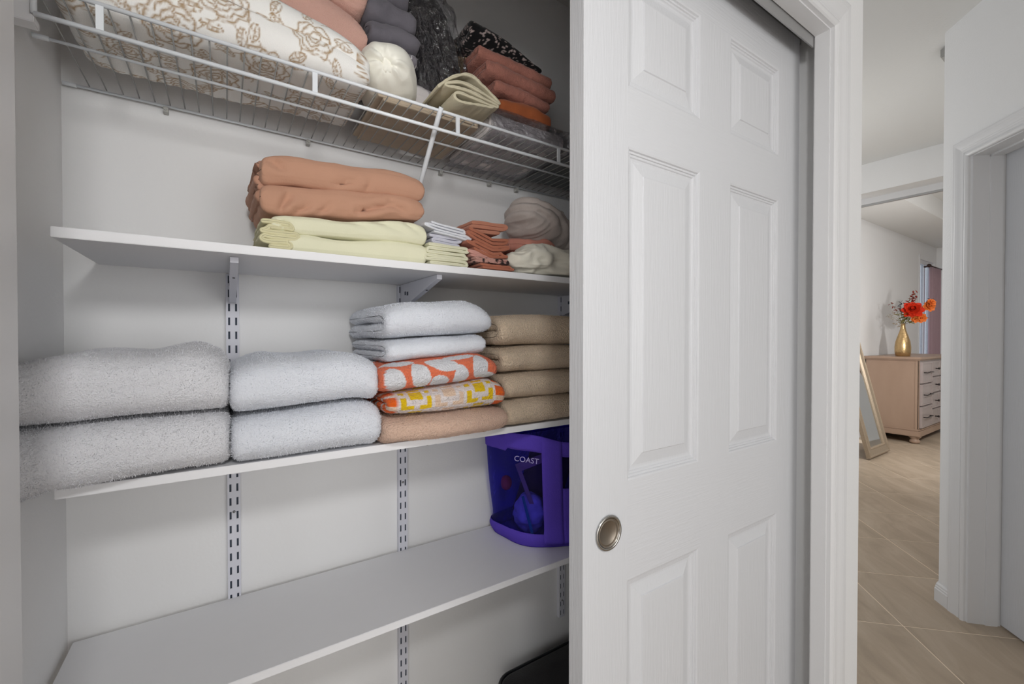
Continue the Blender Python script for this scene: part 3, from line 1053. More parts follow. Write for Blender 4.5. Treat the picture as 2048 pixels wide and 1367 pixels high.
def towel(label, group, m, x0, x1, yf, D, zb, top, bot, seed, plies=2, bumps=(), pile=9000, pl=0.0024, printfn=None, step=0.006, dx=0.006,
          yoff=None, thick=None, name='towel', matp=None, end=None):
    h = 0.08
    d = h / 2 * 0.99
    c = U_fold(D, h)
    def fn(co, U, V):
        for (bx, by, amp, rx, ry) in bumps:
            g = np.exp(-((co[:, 0] - bx) / rx) ** 2 - ((co[:, 1] - by) / ry) ** 2)
            w = np.clip((co[:, 2] - zb) / (top[0][1] - zb), 0, 1)
            co[:, 2] += g * amp * w
        return co
    o = cloth(name, c, d, x0, x1, m, h=h, top=[(a, b) for a, b in top], bot=[(a, b) for a, b in bot], seed=seed,
              noise=(0.0035, 11.0), wrinkle=(0.0012, (9, 30, 30)), terry=0.0009, pile=pile, pile_len=pl, step=step, dx=dx, fn=fn if bumps else None,
              printfn=printfn, yoff=yoff, end=end or 0.02)
    # bake placement in depth
    o.location = (0, yf, 0)
    tag(o, label, 'towel', group)
    return o

zc = 1.0285
GW = 'large white folded towels on the towel shelf'
towel('thick white towel at the left end, bottom of its pair, overhanging the shelf', GW, M['terry_white2'],
      -0.262, 0.006, 0.835, 0.33, zc, [(-0.262, 1.120), (-0.1, 1.1225), (0.006, 1.118)], [(-0.262, zc - 0.016), (-0.235, zc - 0.008), (-0.212, zc), (-0.19, zc + 0.001), (0.006, zc + 0.001)], 11, pile=42000, pl=0.0034, yoff=[(-0.262, -0.01), (-0.1, 0.02), (0.006, 0.04)])
towel('thick white towel at the left end, top of its pair, with a raised back corner', GW, M['terry_white2'],
      -0.262, 0.005, 0.845, 0.32, 1.125, [(-0.262, 1.206), (-0.19, 1.222), (-0.1, 1.219), (-0.03, 1.215), (0.005, 1.200)], [(-0.262, 1.1255), (-0.1, 1.127), (0.005, 1.124)], 12,
      bumps=[(-0.030, 0.15, 0.024, 0.065, 0.10), (-0.17, 0.2, 0.006, 0.05, 0.08)], pile=42000, pl=0.0030, yoff=[(-0.262, -0.01), (-0.1, 0.01), (0.005, 0.03)])
towel('white towel second from left, bottom of its pair', GW, M['terry_white'],
      0.009, 0.263, 0.868, 0.30, zc, [(0.009, 1.109), (0.13, 1.116), (0.22, 1.120), (0.263, 1.113)], [(0.009, zc + 0.001), (0.263, zc)], 13, pile=36000, pl=0.0028)
towel('white towel second from left, top of its pair', GW, M['terry_white'],
      0.008, 0.258, 0.868, 0.30, 1.12, [(0.008, 1.196), (0.05, 1.208), (0.13, 1.212), (0.21, 1.216), (0.258, 1.200)], [(0.008, 1.1145), (0.14, 1.121), (0.23, 1.125), (0.258, 1.120)], 14,
      bumps=[(0.06, 0.17, 0.008, 0.03, 0.06)], pile=36000, pl=0.0026)
# white hand towels
GH = 'white hand towels on top of the patterned stack'
towel('fluffy white hand towel, topmost of the centre stack', GH, M['terry_white'],
      0.272, 0.524, 0.865, 0.31, 1.25, [(0.272, 1.311), (0.31, 1.323), (0.39, 1.328), (0.49, 1.327), (0.524, 1.308)], [(0.272, 1.246), (0.38, 1.252), (0.524, 1.260)], 15, pile=34000, pl=0.0026, end=0.028)
towel('flatter white hand towel with woven band, second from top of the centre stack', GH, M['terry_white'],
      0.276, 0.509, 0.868, 0.30, 1.20, [(0.276, 1.2425), (0.38, 1.2485), (0.509, 1.2565)], [(0.276, 1.196), (0.38, 1.204), (0.509, 1.210)], 16, pile=22000, pl=0.0018)

# printed towels ------------------------------------------------
def vesica(U, V, cx, cy, L, Wd, ang):
    c, s = math.cos(ang), math.sin(ang)
    a = (U - cx) * c + (V - cy) * s
    b = -(U - cx) * s + (V - cy) * c
    t = np.clip(a / (L / 2), -1, 1)
    w = Wd / 2 * np.clip(1 - np.abs(t) ** 2.2, 0, 1) ** 0.75
    return (np.abs(a) < L / 2) & (np.abs(b) < w)
h0 = 0.31   # arc length of the upper outer ply to the front for D=0.30
def front_q(V, D):
    return V + 0.036
def petals(D, x0):
    def f(U, V):
        q = front_q(V, D)
        coral = np.array([0.80, 0.19, 0.09]); white = np.array([0.74, 0.74, 0.77])
        mask = np.zeros(len(U), bool)
        u = U - x0
        L_ = [(0.028, 0.040, 0.074, 0.040, 1.9), (0.082, 0.036, 0.076, 0.040, 1.25), (0.132, 0.012, 0.078, 0.034, 0.35), (0.128, 0.060, 0.056, 0.040, 0.75),
              (0.176, 0.052, 0.066, 0.036, 1.75), (0.222, 0.030, 0.070, 0.038, 1.6), (0.176, -0.004, 0.08, 0.022, 0.05), (0.252, 0.060, 0.08, 0.03, 0.35), (0.04, -0.012, 0.07, 0.03, 0.2)]
        for (cx, cy, L2, W2, an) in L_:
            mask |= vesica(u, q, cx, cy, L2, W2, -an if an > 1.5 else an)
        # same motif repeated over the rest of the cloth
        for k in range(-5, 6):
            for r in range(2, 7):
                for sg in (-1,):
                    mask |= vesica(u, q, 0.05 * k + 0.1 + 0.02 * (r % 2), sg * 0.05 * r, 0.065, 0.036, 0.6 + 0.9 * ((k * 7 + r * 3) % 3)) & (q < -0.02)
                mask |= vesica(u, q, 0.05 * k + 0.1, 0.055 * r + 0.03, 0.065, 0.036, 0.6 + 0.9 * ((k * 5 + r) % 3)) & (q > 0.09)
        return np.where(mask[:, None], white, coral)
    return f
def squares(D, x0):
    def f(U, V):
        q = front_q(V, D)
        u = U - x0
        base = np.array([0.76, 0.68, 0.66])
        out = np.tile(base, (len(U), 1))
        yel = np.array([0.78, 0.52, 0.005]); bei = np.array([0.76, 0.56, 0.42]); org = np.array([0.80, 0.13, 0.01])
        per = 0.0745
        col = np.floor((u - 0.020) / per)
        cu = (u - 0.020) - (col + 0.5) * per
        qq = np.mod(q + 0.004, 0.066)
        def rect(a, b, c, d): return (cu > a) & (cu < b) & (qq > c) & (qq < d)
        mk = rect(-0.014, 0.014, 0.004, 0.028)
        mk |= rect(-0.033, -0.022, 0.021, 0.050) | rect(-0.033, -0.006, 0.040, 0.050)
        mk |= rect(0.022, 0.033, 0.021, 0.050) | rect(0.006, 0.033, 0.040, 0.050)
        mk |= rect(-0.014, 0.014, 0.057, 0.066)
        mk |= rect(-0.033, -0.022, 0.0, 0.010) | rect(0.022, 0.033, 0.0, 0.010)
        even = (np.mod(col, 2) == 0)
        out[mk & even] = yel
        out[mk & ~even] = bei
        edge = (u < 0.016) | (u > 0.245)
        band = (np.mod(q, 0.036) > 0.012)
        out[edge & band] = org
        return out
    return f
towel('white and coral petal-patterned towel in the centre stack', None, M['terry_attr'],
      0.257, 0.529, 0.850, 0.30, 1.14, [(0.257, 1.188), (0.31, 1.1985), (0.40, 1.2055), (0.50, 1.2085), (0.529, 1.196)], [(0.257, 1.137), (0.30, 1.138), (0.40, 1.146), (0.529, 1.155)], 17,
      pile=30000, pl=0.0016, printfn=petals(0.30, 0.257), step=0.002, dx=0.002)
towel('towel with yellow squares and orange ends in the centre stack', None, M['terry_attr'],
      0.272, 0.549, 0.850, 0.30, 1.09, [(0.272, 1.133), (0.34, 1.139), (0.44, 1.147), (0.52, 1.152), (0.549, 1.140)], [(0.272, 1.091), (0.36, 1.086), (0.45, 1.086), (0.549, 1.088)], 18,
      pile=30000, pl=0.0014, printfn=squares(0.30, 0.272), step=0.002, dx=0.002)
towel('blush tan towel at the bottom of the centre stack', None, M['terry_tan'],
      0.266, 0.562, 0.845, 0.325, zc, [(0.266, 1.083), (0.36, 1.084), (0.50, 1.085), (0.562, 1.080)], [(0.266, zc), (0.562, zc)], 19,
      pile=34000, pl=0.0022, yoff=[(0.266, 0.02), (0.35, 0.0), (0.5, 0.0), (0.562, 0.012)])
GT = 'taupe bath towels stacked beside the sliding door'
for k, (a, b, lab) in enumerate(((zc, 1.094, 'bottom of the four'), (1.096, 1.161, 'third from top'), (1.163, 1.228, 'second from top'), (1.230, 1.306, 'top of the four'))):
    towel('taupe towel stacked beside the sliding door, ' + lab, GT, M['terry_taupe'],
          0.568 - 0.006 * k, 0.86 + 0.004 * k, 0.872, 0.30, a, [(0.555, b - 0.006), (0.62, b), (0.8, b), (0.87, b - 0.006)], [(0.555, a), (0.87, a)], 30 + k, pile=26000, pl=0.0022, end=0.024)

# ================================================================== UPPER BOARD SHELF
zs_ = 1.4135
def two_roll(D, h, f0=0.0, f1=0.0):
    """two rounded front folds joined at the back: upper front edge f0, lower front edge f1"""
    r = h / 4
    return [(f0 + r, h - r), (D * 0.5, h - r), (D - r * 2, h - r), (D - r, h * 0.5), (D - r * 2, r), (D * 0.5, r), (f1 + r, r)]

def layered_end(parent, x, y0, z0, w, hgt, m, n=3, seed=5, d=0.006, depth=0.04):
    """gathered inner layers showing at a fold's open end"""
    for k in range(n):
        c = [(0, 0), (w * 0.35, hgt * 0.12), (w * 0.7, -hgt * 0.05), (w, hgt * 0.06)]
        o = cloth('inner_layer', c, d, 0, depth, m, parent, step=0.004, dx=0.004, noise=(0.003, 40), seed=seed + k, ext=(x, y0, z0 + hgt * k / max(1, n)))
    return

sd = cloth('folded_duvet', two_roll(0.27, 0.12), 0.0595, 0.060, 0.378, M['salmon'], h=0.12, step=0.004, dx=0.004,
           top=[(0.06, 1.590), (0.10, 1.602), (0.17, 1.606), (0.25, 1.612), (0.34, 1.614), (0.378, 1.604)],
           bot=[(0.06, 1.486), (0.12, 1.489), (0.25, 1.502), (0.34, 1.511), (0.378, 1.513)], noise=(0.008, 9.0), wrinkle=(0.0045, (6, 16, 16)), seed=41, end=0.020, pe=3.4,
           creases=[(0.235, 1.515, 0.305, 1.538, 0.016, 0.006), (0.30, 1.540, 0.345, 1.528, 0.008, 0.006), (0.090, 1.497, 0.110, 1.530, 0.012, 0.006), (0.115, 1.493, 0.150, 1.515, 0.008, 0.005), (0.19, 1.562, 0.235, 1.575, 0.009, 0.006), (0.25, 1.560, 0.262, 1.580, 0.006, 0.005), (0.075, 1.585, 0.10, 1.570, 0.012, 0.006), (0.16, 1.500, 0.185, 1.520, 0.007, 0.005)],
           ext=(0, 0.905, 0))
tag(sd, 'puffy salmon duvet folded in two thick layers', 'duvet')
yd = cloth('folded_duvet', two_roll(0.275, 0.09, 0, 0.0), 0.0445, 0.076, 0.378, M['yellow'], h=0.09, step=0.004, dx=0.004,
           top=[(0.076, 1.474), (0.11, 1.481), (0.2, 1.486), (0.34, 1.502), (0.378, 1.498)],
           bot=[(0.076, zs_), (0.378, zs_)], noise=(0.006, 9.0), wrinkle=(0.0032, (5, 14, 16)), seed=43, end=0.014, pe=3.6,
           creases=[(0.25, 1.498, 0.345, 1.475, 0.005, 0.006), (0.20, 1.487, 0.29, 1.470, 0.004, 0.005), (0.085, 1.470, 0.105, 1.462, 0.010, 0.005), (0.33, 1.498, 0.368, 1.480, 0.005, 0.005)], ext=(0, 0.898, 0))
tag(yd, 'pale yellow duvet folded under the salmon one', 'duvet')

def zigzag(w, h, n, jitter=0.0, seed=1):
    rng = random.Random(seed)
    t = h / n
    pts = []
    for i in range(n):
        z = h - t * (i + 0.5)
        j0 = rng.uniform(0, jitter); j1 = rng.uniform(0, jitter)
        row = [(j0 + t * 0.6, z), (w * 0.35, z + rng.uniform(-.15, .15) * t), (w * 0.7, z + rng.uniform(-.15, .15) * t), (w - j1 - t * 0.6, z)]
        if i % 2:
            row = row[::-1]
        pts += row
        if i < n - 1:
            e = row[-1]
            side = 1 if i % 2 == 0 else -1
            pts.append((e[0] + side * t * 0.55, z - t * 0.5))
    return pts, t

def folded_stack(name, label, cat, m, x, y, z, w, D, h, n, seed=1, rz=0.0, tilt=0.0, parent=None, jit=0.02, group=None, noise=(0.0012, 26), fill=1.0, warp=None):
    """thin cloth folded over and over, its ply edges facing the room"""
    c, t = zigzag(w, h, n, jit, seed)
    def fn(co, U, V):
        # co: (sweep, section, z)
        if tilt:
            co[:, 2] += (co[:, 1]) * tilt
        if warp is not None:
            co[:, 2] += warp(co[:, 1])
        return co
    o = cloth(name, c, t * fill, 0, D, m, parent, step=0.003, dx=0.006, noise=noise, seed=seed, axis='y', end=t * 0.4, fn=fn)
    o.location = (x, y, z)
    o.rotation_euler = (0, 0, rz)
    if label:
        tag(o, label, cat, group)
    return o

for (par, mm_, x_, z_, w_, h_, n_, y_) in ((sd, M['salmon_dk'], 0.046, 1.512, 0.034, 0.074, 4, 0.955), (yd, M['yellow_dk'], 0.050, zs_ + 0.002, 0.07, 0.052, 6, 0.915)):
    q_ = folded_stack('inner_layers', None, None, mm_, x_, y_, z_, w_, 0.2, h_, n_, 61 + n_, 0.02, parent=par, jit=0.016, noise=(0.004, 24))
folded_stack('folded_sheet', 'pale yellow sheets folded flat beside the yellow duvet', 'sheet', M['yellow'], 0.372, 0.915, zs_ + 0.0015, 0.118, 0.2, 0.049, 6, 81, 0.05, jit=0.012)
folded_stack('folded_sheet', 'white and lilac pillowcases folded on the yellow sheets', 'sheet', M['cot_lilac'], 0.386, 0.935, zs_ + 0.0535, 0.10, 0.18, 0.022, 3, 82, 0.05, tilt=-0.02)
folded_stack('folded_sheet', 'white pillowcases with looped hems, topmost of their pile', 'sheet', M['cot_white'], 0.380, 0.925, zs_ + 0.078, 0.118, 0.18, 0.026, 4, 83, 0.03, tilt=-0.10, fill=0.85)
folded_stack('folded_sheet', 'terracotta sheet lowest in its pile, at the shelf edge', 'sheet', M['terracotta'], 0.492, 0.905, zs_ + 0.0015, 0.125, 0.2, 0.013, 2, 84, 0.0)
# spotted pillowcase
sp_ = folded_stack('folded_sheet', 'pink pillowcase with black spots between terracotta sheets', 'sheet', M['terry_attr'], 0.49, 0.908, zs_ + 0.0155, 0.115, 0.19, 0.014, 2, 85, 0.0)
vco = np.array([v.co[:] for v in sp_.data.vertices])
ns_ = vnoise(vco * 130, 5)
set_print(sp_, np.where((ns_ > 0.18)[:, None], np.array([0.03, 0.015, 0.015]), np.array([0.66, 0.36, 0.30])))
folded_stack('folded_sheet', 'pink pillowcase folded slantwise under the terracotta sheets', 'sheet', M['pink_cot'], 0.487, 0.92, zs_ + 0.032, 0.085, 0.18, 0.020, 4, 86, 0.0, tilt=-0.12, noise=(0.0012, 26))
folded_stack('folded_sheet', 'terracotta sheets folded in soft sagging layers', 'sheet', M['terracotta'], 0.478, 0.918, zs_ + 0.034, 0.125, 0.19, 0.050, 6, 87, 0.0, tilt=0.0, noise=(0.0016, 26), jit=0.03,
             warp=lambda a: 0.020 - 0.32 * np.minimum(a, 0.075) * (a < 0.075) - 0.32 * 0.075 * (a >= 0.075) + 0.1 * np.maximum(a - 0.075, 0))
folded_stack('folded_sheet', 'light terracotta pillowcases on top of their pile', 'sheet', M['terracotta_lt'], 0.488, 0.93, zs_ + 0.091, 0.122, 0.18, 0.028, 3, 88, 0.05, tilt=0.05)

# rose jersey bundle, grey pillow, crumpled cream sheet
rj = folded_stack('folded_blanket', 'rose pink jersey folded beside the terracotta sheets', 'blanket', M['rose_cot'], 0.618, 0.992, zs_ + 0.030, 0.185, 0.17, 0.075, 2, 91, -0.05, tilt=0.10, noise=(0.006, 14), jit=0.03)
def pillow_folds(co, T, Pp):
    co = co.copy()
    r_ = np.hypot((co[:, 0] + 0.9) * 1.0, (co[:, 2] + 0.9) * 0.8)
    co *= (1 + 0.035 * np.cos(r_ * 17) * np.clip(1.3 - co[:, 0], 0.2, 1))[:, None]
    co[:, 2] -= 0.35 * np.clip(co[:, 0], 0, 1) ** 2
    return co
gp = lump('pillow', (0.820, 1.075, 1.575), (0.250, 0.19, 0.110), M['grey_jersey'], n=(180, 120), power=2.3, noise=(0.010, 9), wr=(0.006, (34, 8, 12)), seed=92, fn=pillow_folds, rot=(0, 0.42, 0.3))
tag(gp, 'grey jersey pillow slumped over the folded bedding at right', 'pillow')
def crumple(name, label, cat, loc, size, m, seed, rot=(0, 0, 0), power=2.8, amp=0.009, fr=(14, 14, 34), n=(110, 70), noise=(0.012, 10), flat=0.006):
    o = lump(name, loc, size, m, n=n, power=power, noise=noise, wr=(amp, fr), seed=seed, rot=rot, flat=flat)
    return tag(o, label, cat)
crumple('sheet', 'crumpled cream sheet bunched at the shelf edge by the door', 'sheet', (0.742, 0.948, zs_ + 0.036), (0.26, 0.10, 0.076), M['cream'], 94, (0, 0.0, 0), 2.4, 0.016, (18, 12, 40))

# ================================================================== ON THE WIRE SHELF
zt_ = ZW + 0.0045
# floral blanket with drawn roses
def rose(U, V, cx, cy, R, ph):
    dx, dy = U - cx, V - cy
    r = np.hypot(dx, dy) / R
    a = np.arctan2(dy, dx) + ph
    m1 = np.zeros(len(U))
    for k, (rr, nn, am) in enumerate(((0.16, 2, 0.12), (0.34, 3, 0.16), (0.55, 4, 0.17), (0.80, 5, 0.14), (0.98, 6, 0.08))):
        e = rr * (1 + am * np.cos(nn * a + k * 1.7) + 0.05 * np.cos(11 * a + k))
        dd = r - e
        line = np.exp(-(dd / 0.045) ** 2)
        hatch = ((dd < 0) & (dd > -0.14)) * (0.5 + 0.5 * np.sin(a * (26 + 8 * k) + 3 * np.sin(a * 3))) * np.clip(1 + dd / 0.14, 0, 1) * (np.sin(nn * a + k * 2.3) > -0.35)
        m1 = np.maximum(m1, np.maximum(line, hatch * 0.95))
    m1 = m1 * (r < 1.15)
    return m1, r < 1.0
def leafm(U, V, cx, cy, L, Wd, ang):
    c, s = math.cos(ang), math.sin(ang)
    a = (U - cx) * c + (V - cy) * s
    b = -(U - cx) * s + (V - cy) * c
    t = np.clip(a / (L / 2), -1, 1)
    w = Wd / 2 * (1 - t ** 2) ** 0.8 + 1e-5
    ins = (np.abs(a) < L / 2) & (np.abs(b) < w)
    e = np.abs(np.abs(b) - w)
    line = np.exp(-(e / 0.0011) ** 2) * (np.abs(a) < L / 2)
    mid = np.exp(-(b / 0.0009) ** 2) * (np.abs(a) < L / 2)
    shade = ins * (b > 0) * (0.35 + 0.4 * np.sin(a * 900)) 
    return np.maximum(np.maximum(line, mid), shade), ins
def floral(U, V):
    base = np.array([0.88, 0.87, 0.84]); brown = np.array([0.40, 0.265, 0.14])
    m_ = np.zeros(len(U)); filled = np.zeros(len(U), bool)
    rng = random.Random(4)
    P = 0.150
    V = V * 1.0
    for i in range(-3, 5):
        for j in range(-4, 5):
            cx = i * P + (P / 2 if j % 2 else 0) + rng.uniform(-.012, .012)
            cy = j * P * 0.62 + 0.035 + rng.uniform(-.01, .01)
            sel = (np.abs(U - cx) < 0.085) & (np.abs(V - cy) < 0.085)
            R = rng.uniform(0.030, 0.040); ph = rng.uniform(0, 6)
            if not sel.any():
                for _ in range(6): rng.random()
                continue
            u, v = U[sel], V[sel]
            mm, ins = rose(u, v, cx, cy, R, ph)
            for q in range(5):
                an = ph + q * 1.256
                lx, ly = cx + math.cos(an) * (R + 0.024), cy + math.sin(an) * (R + 0.02)
                lm, li = leafm(u, v, lx, ly, 0.034, 0.015, an + 0.5)
                mm = np.maximum(mm, lm * ~ins)
                # stem
                st_ = np.exp(-((np.abs((u - cx) * -math.sin(an) + (v - cy) * math.cos(an) - 0.006 * np.sin(((u - cx) * math.cos(an) + (v - cy) * math.sin(an)) * 60))) / 0.0011) ** 2)
                al = (u - cx) * math.cos(an) + (v - cy) * math.sin(an)
                mm = np.maximum(mm, st_ * (al > R) * (al < R + 0.045) * 0.8)
            m_[sel] = np.maximum(m_[sel], np.clip(mm, 0, 1))
    m_ = np.clip(m_, 0, 1)[:, None]
    return base * (1 - m_) + brown * m_
blh = 0.112
bl_c = [(0.245, blh - 0.028), (0.12, blh - 0.028), (0.035, blh - 0.029), (0.029, blh * 0.5), (0.035, 0.029), (0.12, 0.028), (0.235, 0.028)]
def bl_fn(co, U, V):
    # sags between the deck wires underneath
    w = np.clip(1 - (co[:, 2] - zt_) / 0.02, 0, 1)
    co[:, 2] += w * 0.0012 * np.cos(co[:, 0] * 2 * PI / 0.0254)
    return co
fb = cloth('floral_blanket', bl_c, 0.0555, -0.218, 0.249, M['fleece_attr'], h=blh, step=0.0022, dx=0.0022, end=0.028,
           top=[(-0.218, 1.93), (-0.1, 1.915), (0.0, 1.897), (0.10, 1.872), (0.18, 1.852), (0.249, 1.815)],
           bot=[(-0.218, zt_), (0.249, zt_)], noise=(0.006, 9), wrinkle=(0.0012, (10, 20, 20)), seed=101, printfn=floral, fn=bl_fn, ext=(0, 0.878, 0), yoff=[(-0.218, 0.012), (0.249, 0.004)])
tag(fb, 'cream plush blanket with brown roses, at the left of the wire shelf', 'blanket')
pf = cloth('plush_blanket', two_roll(0.22, 0.2), 0.098, 0.02, 0.262, M['pink_fleece'], h=0.2, step=0.006, dx=0.006, end=0.05,
           top=[(0.02, 2.08), (0.15, 2.07), (0.262, 2.03)], bot=[(0.02, 1.907), (0.1, 1.888), (0.19, 1.862), (0.262, 1.846)], noise=(0.006, 9), seed=102, ext=(0, 0.905, 0), terry=0.0012, pile=26000, pile_len=0.0016)
tag(pf, 'dusty pink plush blanket on top of the floral one', 'blanket')

# cream rolled pillow with a gathered knot at its end
def gather(co, T, Pp):
    # local: pinch toward the -y pole, pleats radiating from it
    y = co[:, 1]
    rad = np.hypot(co[:, 0] - 0.05, co[:, 2] + 0.28)
    an = np.arctan2(co[:, 2] + 0.28, co[:, 0] - 0.05)
    front = np.clip((-y - 0.35) / 0.65, 0, 1)
    pl = np.cos(an * 4 + 2.2 * np.sin(an * 2 + 0.7)) * 0.75 + np.cos(an * 11 + 1.3 * np.sin(an * 3)) * 0.28
    co = co.copy()
    co[:, 1] += front * (np.exp(-(rad / 0.16) ** 2) * 0.22 + pl * 0.085 * np.clip(rad * 2.2, 0, 1) * np.exp(-(rad / 0.8) ** 2))
    return co
kp = lump('rolled_pillow', (0.313, 0.985, zt_ + 0.0700), (0.126, 0.23, 0.110), M['cream_satin'], n=(160, 100), power=2.35, noise=(0.003, 14), wr=(0.0022, (26, 14, 26)), seed=103, fn=gather, rot=(0, 0, -0.34), flat=0.002)
tag(kp, 'cream rolled pillow with a gathered knot at its end', 'pillow')
kn = lump('knot', (-0.030, -0.094, -0.016), (0.026, 0.020, 0.030), M['cream_satin'], kp, n=(32, 24), power=2.0, noise=(0.004, 60), wr=(0.002, (90, 90, 60)), seed=104)

# charcoal quilt pile and striped case
for k, (z0, z1, xa, xb, lab) in enumerate(((1.905, 1.952, 0.268, 0.378, 'lower charcoal quilt folded behind the cream pillow'), (1.954, 2.01, 0.262, 0.376, 'middle charcoal quilt in the grey pile'), (2.012, 2.09, 0.255, 0.366, 'upper charcoal quilt partly out of the frame'))):
    q = cloth('folded_quilt', U_fold(0.22, 0.05), 0.0245, xa, xb, M['quilt'], h=0.05, top=[(xa, z1 - 0.004), ((xa + xb) / 2, z1), (xb, z1 - 0.010)], bot=[(xa, z0), (xb, z0)], step=0.004, dx=0.004,
              noise=(0.006, 16), wrinkle=(0.0055, (24, 9, 30)), seed=110 + k, ext=(0, 0.958 + 0.006 * k, 0), end=0.016)
    tag(q, lab, 'quilt', 'charcoal quilts on the wire shelf')
def stripes(U, V):
    s_ = np.abs(np.mod(U * 0.9 + V * 0.25, 0.0165) - 0.00825)
    w = (s_ < 0.0012)[:, None]
    return np.where(w, np.array([0.62, 0.60, 0.62]), np.array([0.20, 0.185, 0.205]))
q = cloth('pillowcase', U_fold(0.22, 0.04), 0.0195, 0.268, 0.375, M['fleece_attr'], h=0.04, top=[(0.268, 1.900), (0.375, 1.902)], bot=[(0.268, 1.866), (0.375, 1.868)], step=0.0022, dx=0.0022,
          noise=(0.003, 16), seed=115, ext=(0, 0.955, 0), printfn=stripes, end=0.012)
tag(q, 'grey pillowcase with thin white stripes under the quilts', 'pillowcase')

# white and cream bedding behind the pillow
crumple('sheet', 'white sheet in clear wrap behind the cream pillow', 'sheet', (0.42, 1.085, zt_ + 0.070), (0.15, 0.17, 0.105), M['white_sheet'], 120, (0, 0.1, 0), 2.6, 0.006)
# taupe sheets lying on the deck seen from below
folded_stack('folded_sheet', 'taupe sheet lying on the wire deck below the beige bundle', 'sheet', M['taupe_sheet'], 0.268, 0.925, zt_ + 0.0005, 0.255, 0.22, 0.014, 2, 121, 0.0, jit=0.02, noise=(0.002, 30))
# beige folded bundle overhanging the front rod
bc = [(0.010, 0.012), (0.045, 0.040), (0.085, 0.056), (0.120, 0.046), (0.158, 0.026), (0.163, 0.020), (0.120, 0.030), (0.070, 0.036), (0.035, 0.026), (0.032, 0.020),
      (0.080, 0.024), (0.130, 0.019), (0.160, 0.015), (0.155, 0.011), (0.110, 0.012), (0.062, 0.014), (0.050, 0.006), (0.064, -0.002), (0.110, 0.003), (0.150, 0.008)]
bb = cloth('folded_canvas', bc, 0.0062, 0, 0.10, M['beige'], step=0.0025, dx=0.005, axis='y', noise=(0.002, 30), wrinkle=(0.0008, (30, 60, 60)), seed=122, end=0.003, origin=(0, 0, 0))
for v in bb.data.vertices:
    v.co.z = v.co.z * 1.12
bb.location = (0.375, 0.866, zt_ + 0.0215)
tag(bb, 'stiff beige cloth bundle folded over the wire shelf edge', 'cloth')
# packed white sheet in clear plastic
ps = cloth('folded_sheet', U_fold(0.24, 0.056), 0.0275, 0.548, 0.782, M['white_sheet'], h=0.056, top=[(0.548, 1.812), (0.782, 1.808)], bot=[(0.548, zt_ + 0.001), (0.782, zt_ + 0.001)], step=0.005, dx=0.005, noise=(0.002, 20), wrinkle=(0.001, (20, 30, 30)), seed=123, ext=(0, 0.915, 0))
tag(ps, 'off-white sheet set packed in clear plastic on the wire shelf', 'sheet')
pb = cloth('plastic_cover', [(0.262, 0.060), (0.12, 0.060), (0.004, 0.057), (-0.004, 0.03), (0.004, 0.001), (0.12, 0.0), (0.262, 0.0)], 0.0012, 0.541, 0.79, M['clear_bag'], ps, step=0.006, dx=0.006, noise=(0.0022, 22), wrinkle=(0.0016, (40, 16, 40)), seed=124, ext=(0, 0.908, zt_ + 0.0004), end=0.001)
# rust cotton
rs = cloth('folded_cloth', U_fold(0.2, 0.058), 0.0285, 0.598, 0.765, M['rust'], h=0.058, top=[(0.598, 1.878), (0.70, 1.884), (0.765, 1.872)], bot=[(0.598, 1.822), (0.765, 1.820)], step=0.004, dx=0.004, noise=(0.005, 16), wrinkle=(0.002, (16, 40, 40)), seed=125, ext=(0, 0.950, 0), end=0.014)
tag(rs, 'rust orange cotton cloth folded below the rose knit', 'cloth')
# rose knit in three layers
for k, (z0, z1, xa, xb, yy) in enumerate(((1.888, 1.918, 0.590, 0.770, 0.962), (1.920, 1.955, 0.560, 0.785, 0.955), (1.957, 1.992, 0.540, 0.778, 0.962))):
    q = cloth('knit_blanket', U_fold(0.2, 0.034), 0.0168, xa, xb, M['knit'], h=0.034, top=[(xa, z1 + 0.004), ((xa + xb) / 2, z1 + 0.002), (xb, z1 - 0.008)], bot=[(xa, z0 + 0.004), (xb, z0 - 0.004)], step=0.004, dx=0.004,
              noise=(0.005, 18), wrinkle=(0.0016, (60, 60, 60)), seed=126 + k, ext=(0, yy, 0), terry=0.001, end=0.012)
    tag(q, 'dusty rose knitted blanket, %s of the three knit folds' % ('lowest', 'middle', 'uppermost')[k], 'blanket', 'dusty rose knits on the wire shelf')
# black floral cloth draped on top
def blackfl(co_):
    n_ = vnoise(co_ * 210, 9) + 0.6 * vnoise(co_ * 420, 12)
    return np.where((n_ > 0.42)[:, None], np.array([0.42, 0.34, 0.32]), np.array([0.008, 0.008, 0.009]))
bf = cloth('printed_cloth', U_fold(0.2, 0.05), 0.0245, 0.520, 0.745, M['fleece_attr'], h=0.05, top=[(0.520, 2.055), (0.60, 2.048), (0.69, 2.012), (0.745, 1.994)], bot=[(0.520, 2.002), (0.62, 2.000), (0.745, 1.989)], step=0.003, dx=0.003, noise=(0.004, 18), seed=131, ext=(0, 0.965, 0), end=0.014)
set_print(bf, blackfl(np.array([v.co[:] for v in bf.data.vertices])))
tag(bf, 'black cloth with small pale floral print on top of the rose knits', 'cloth')
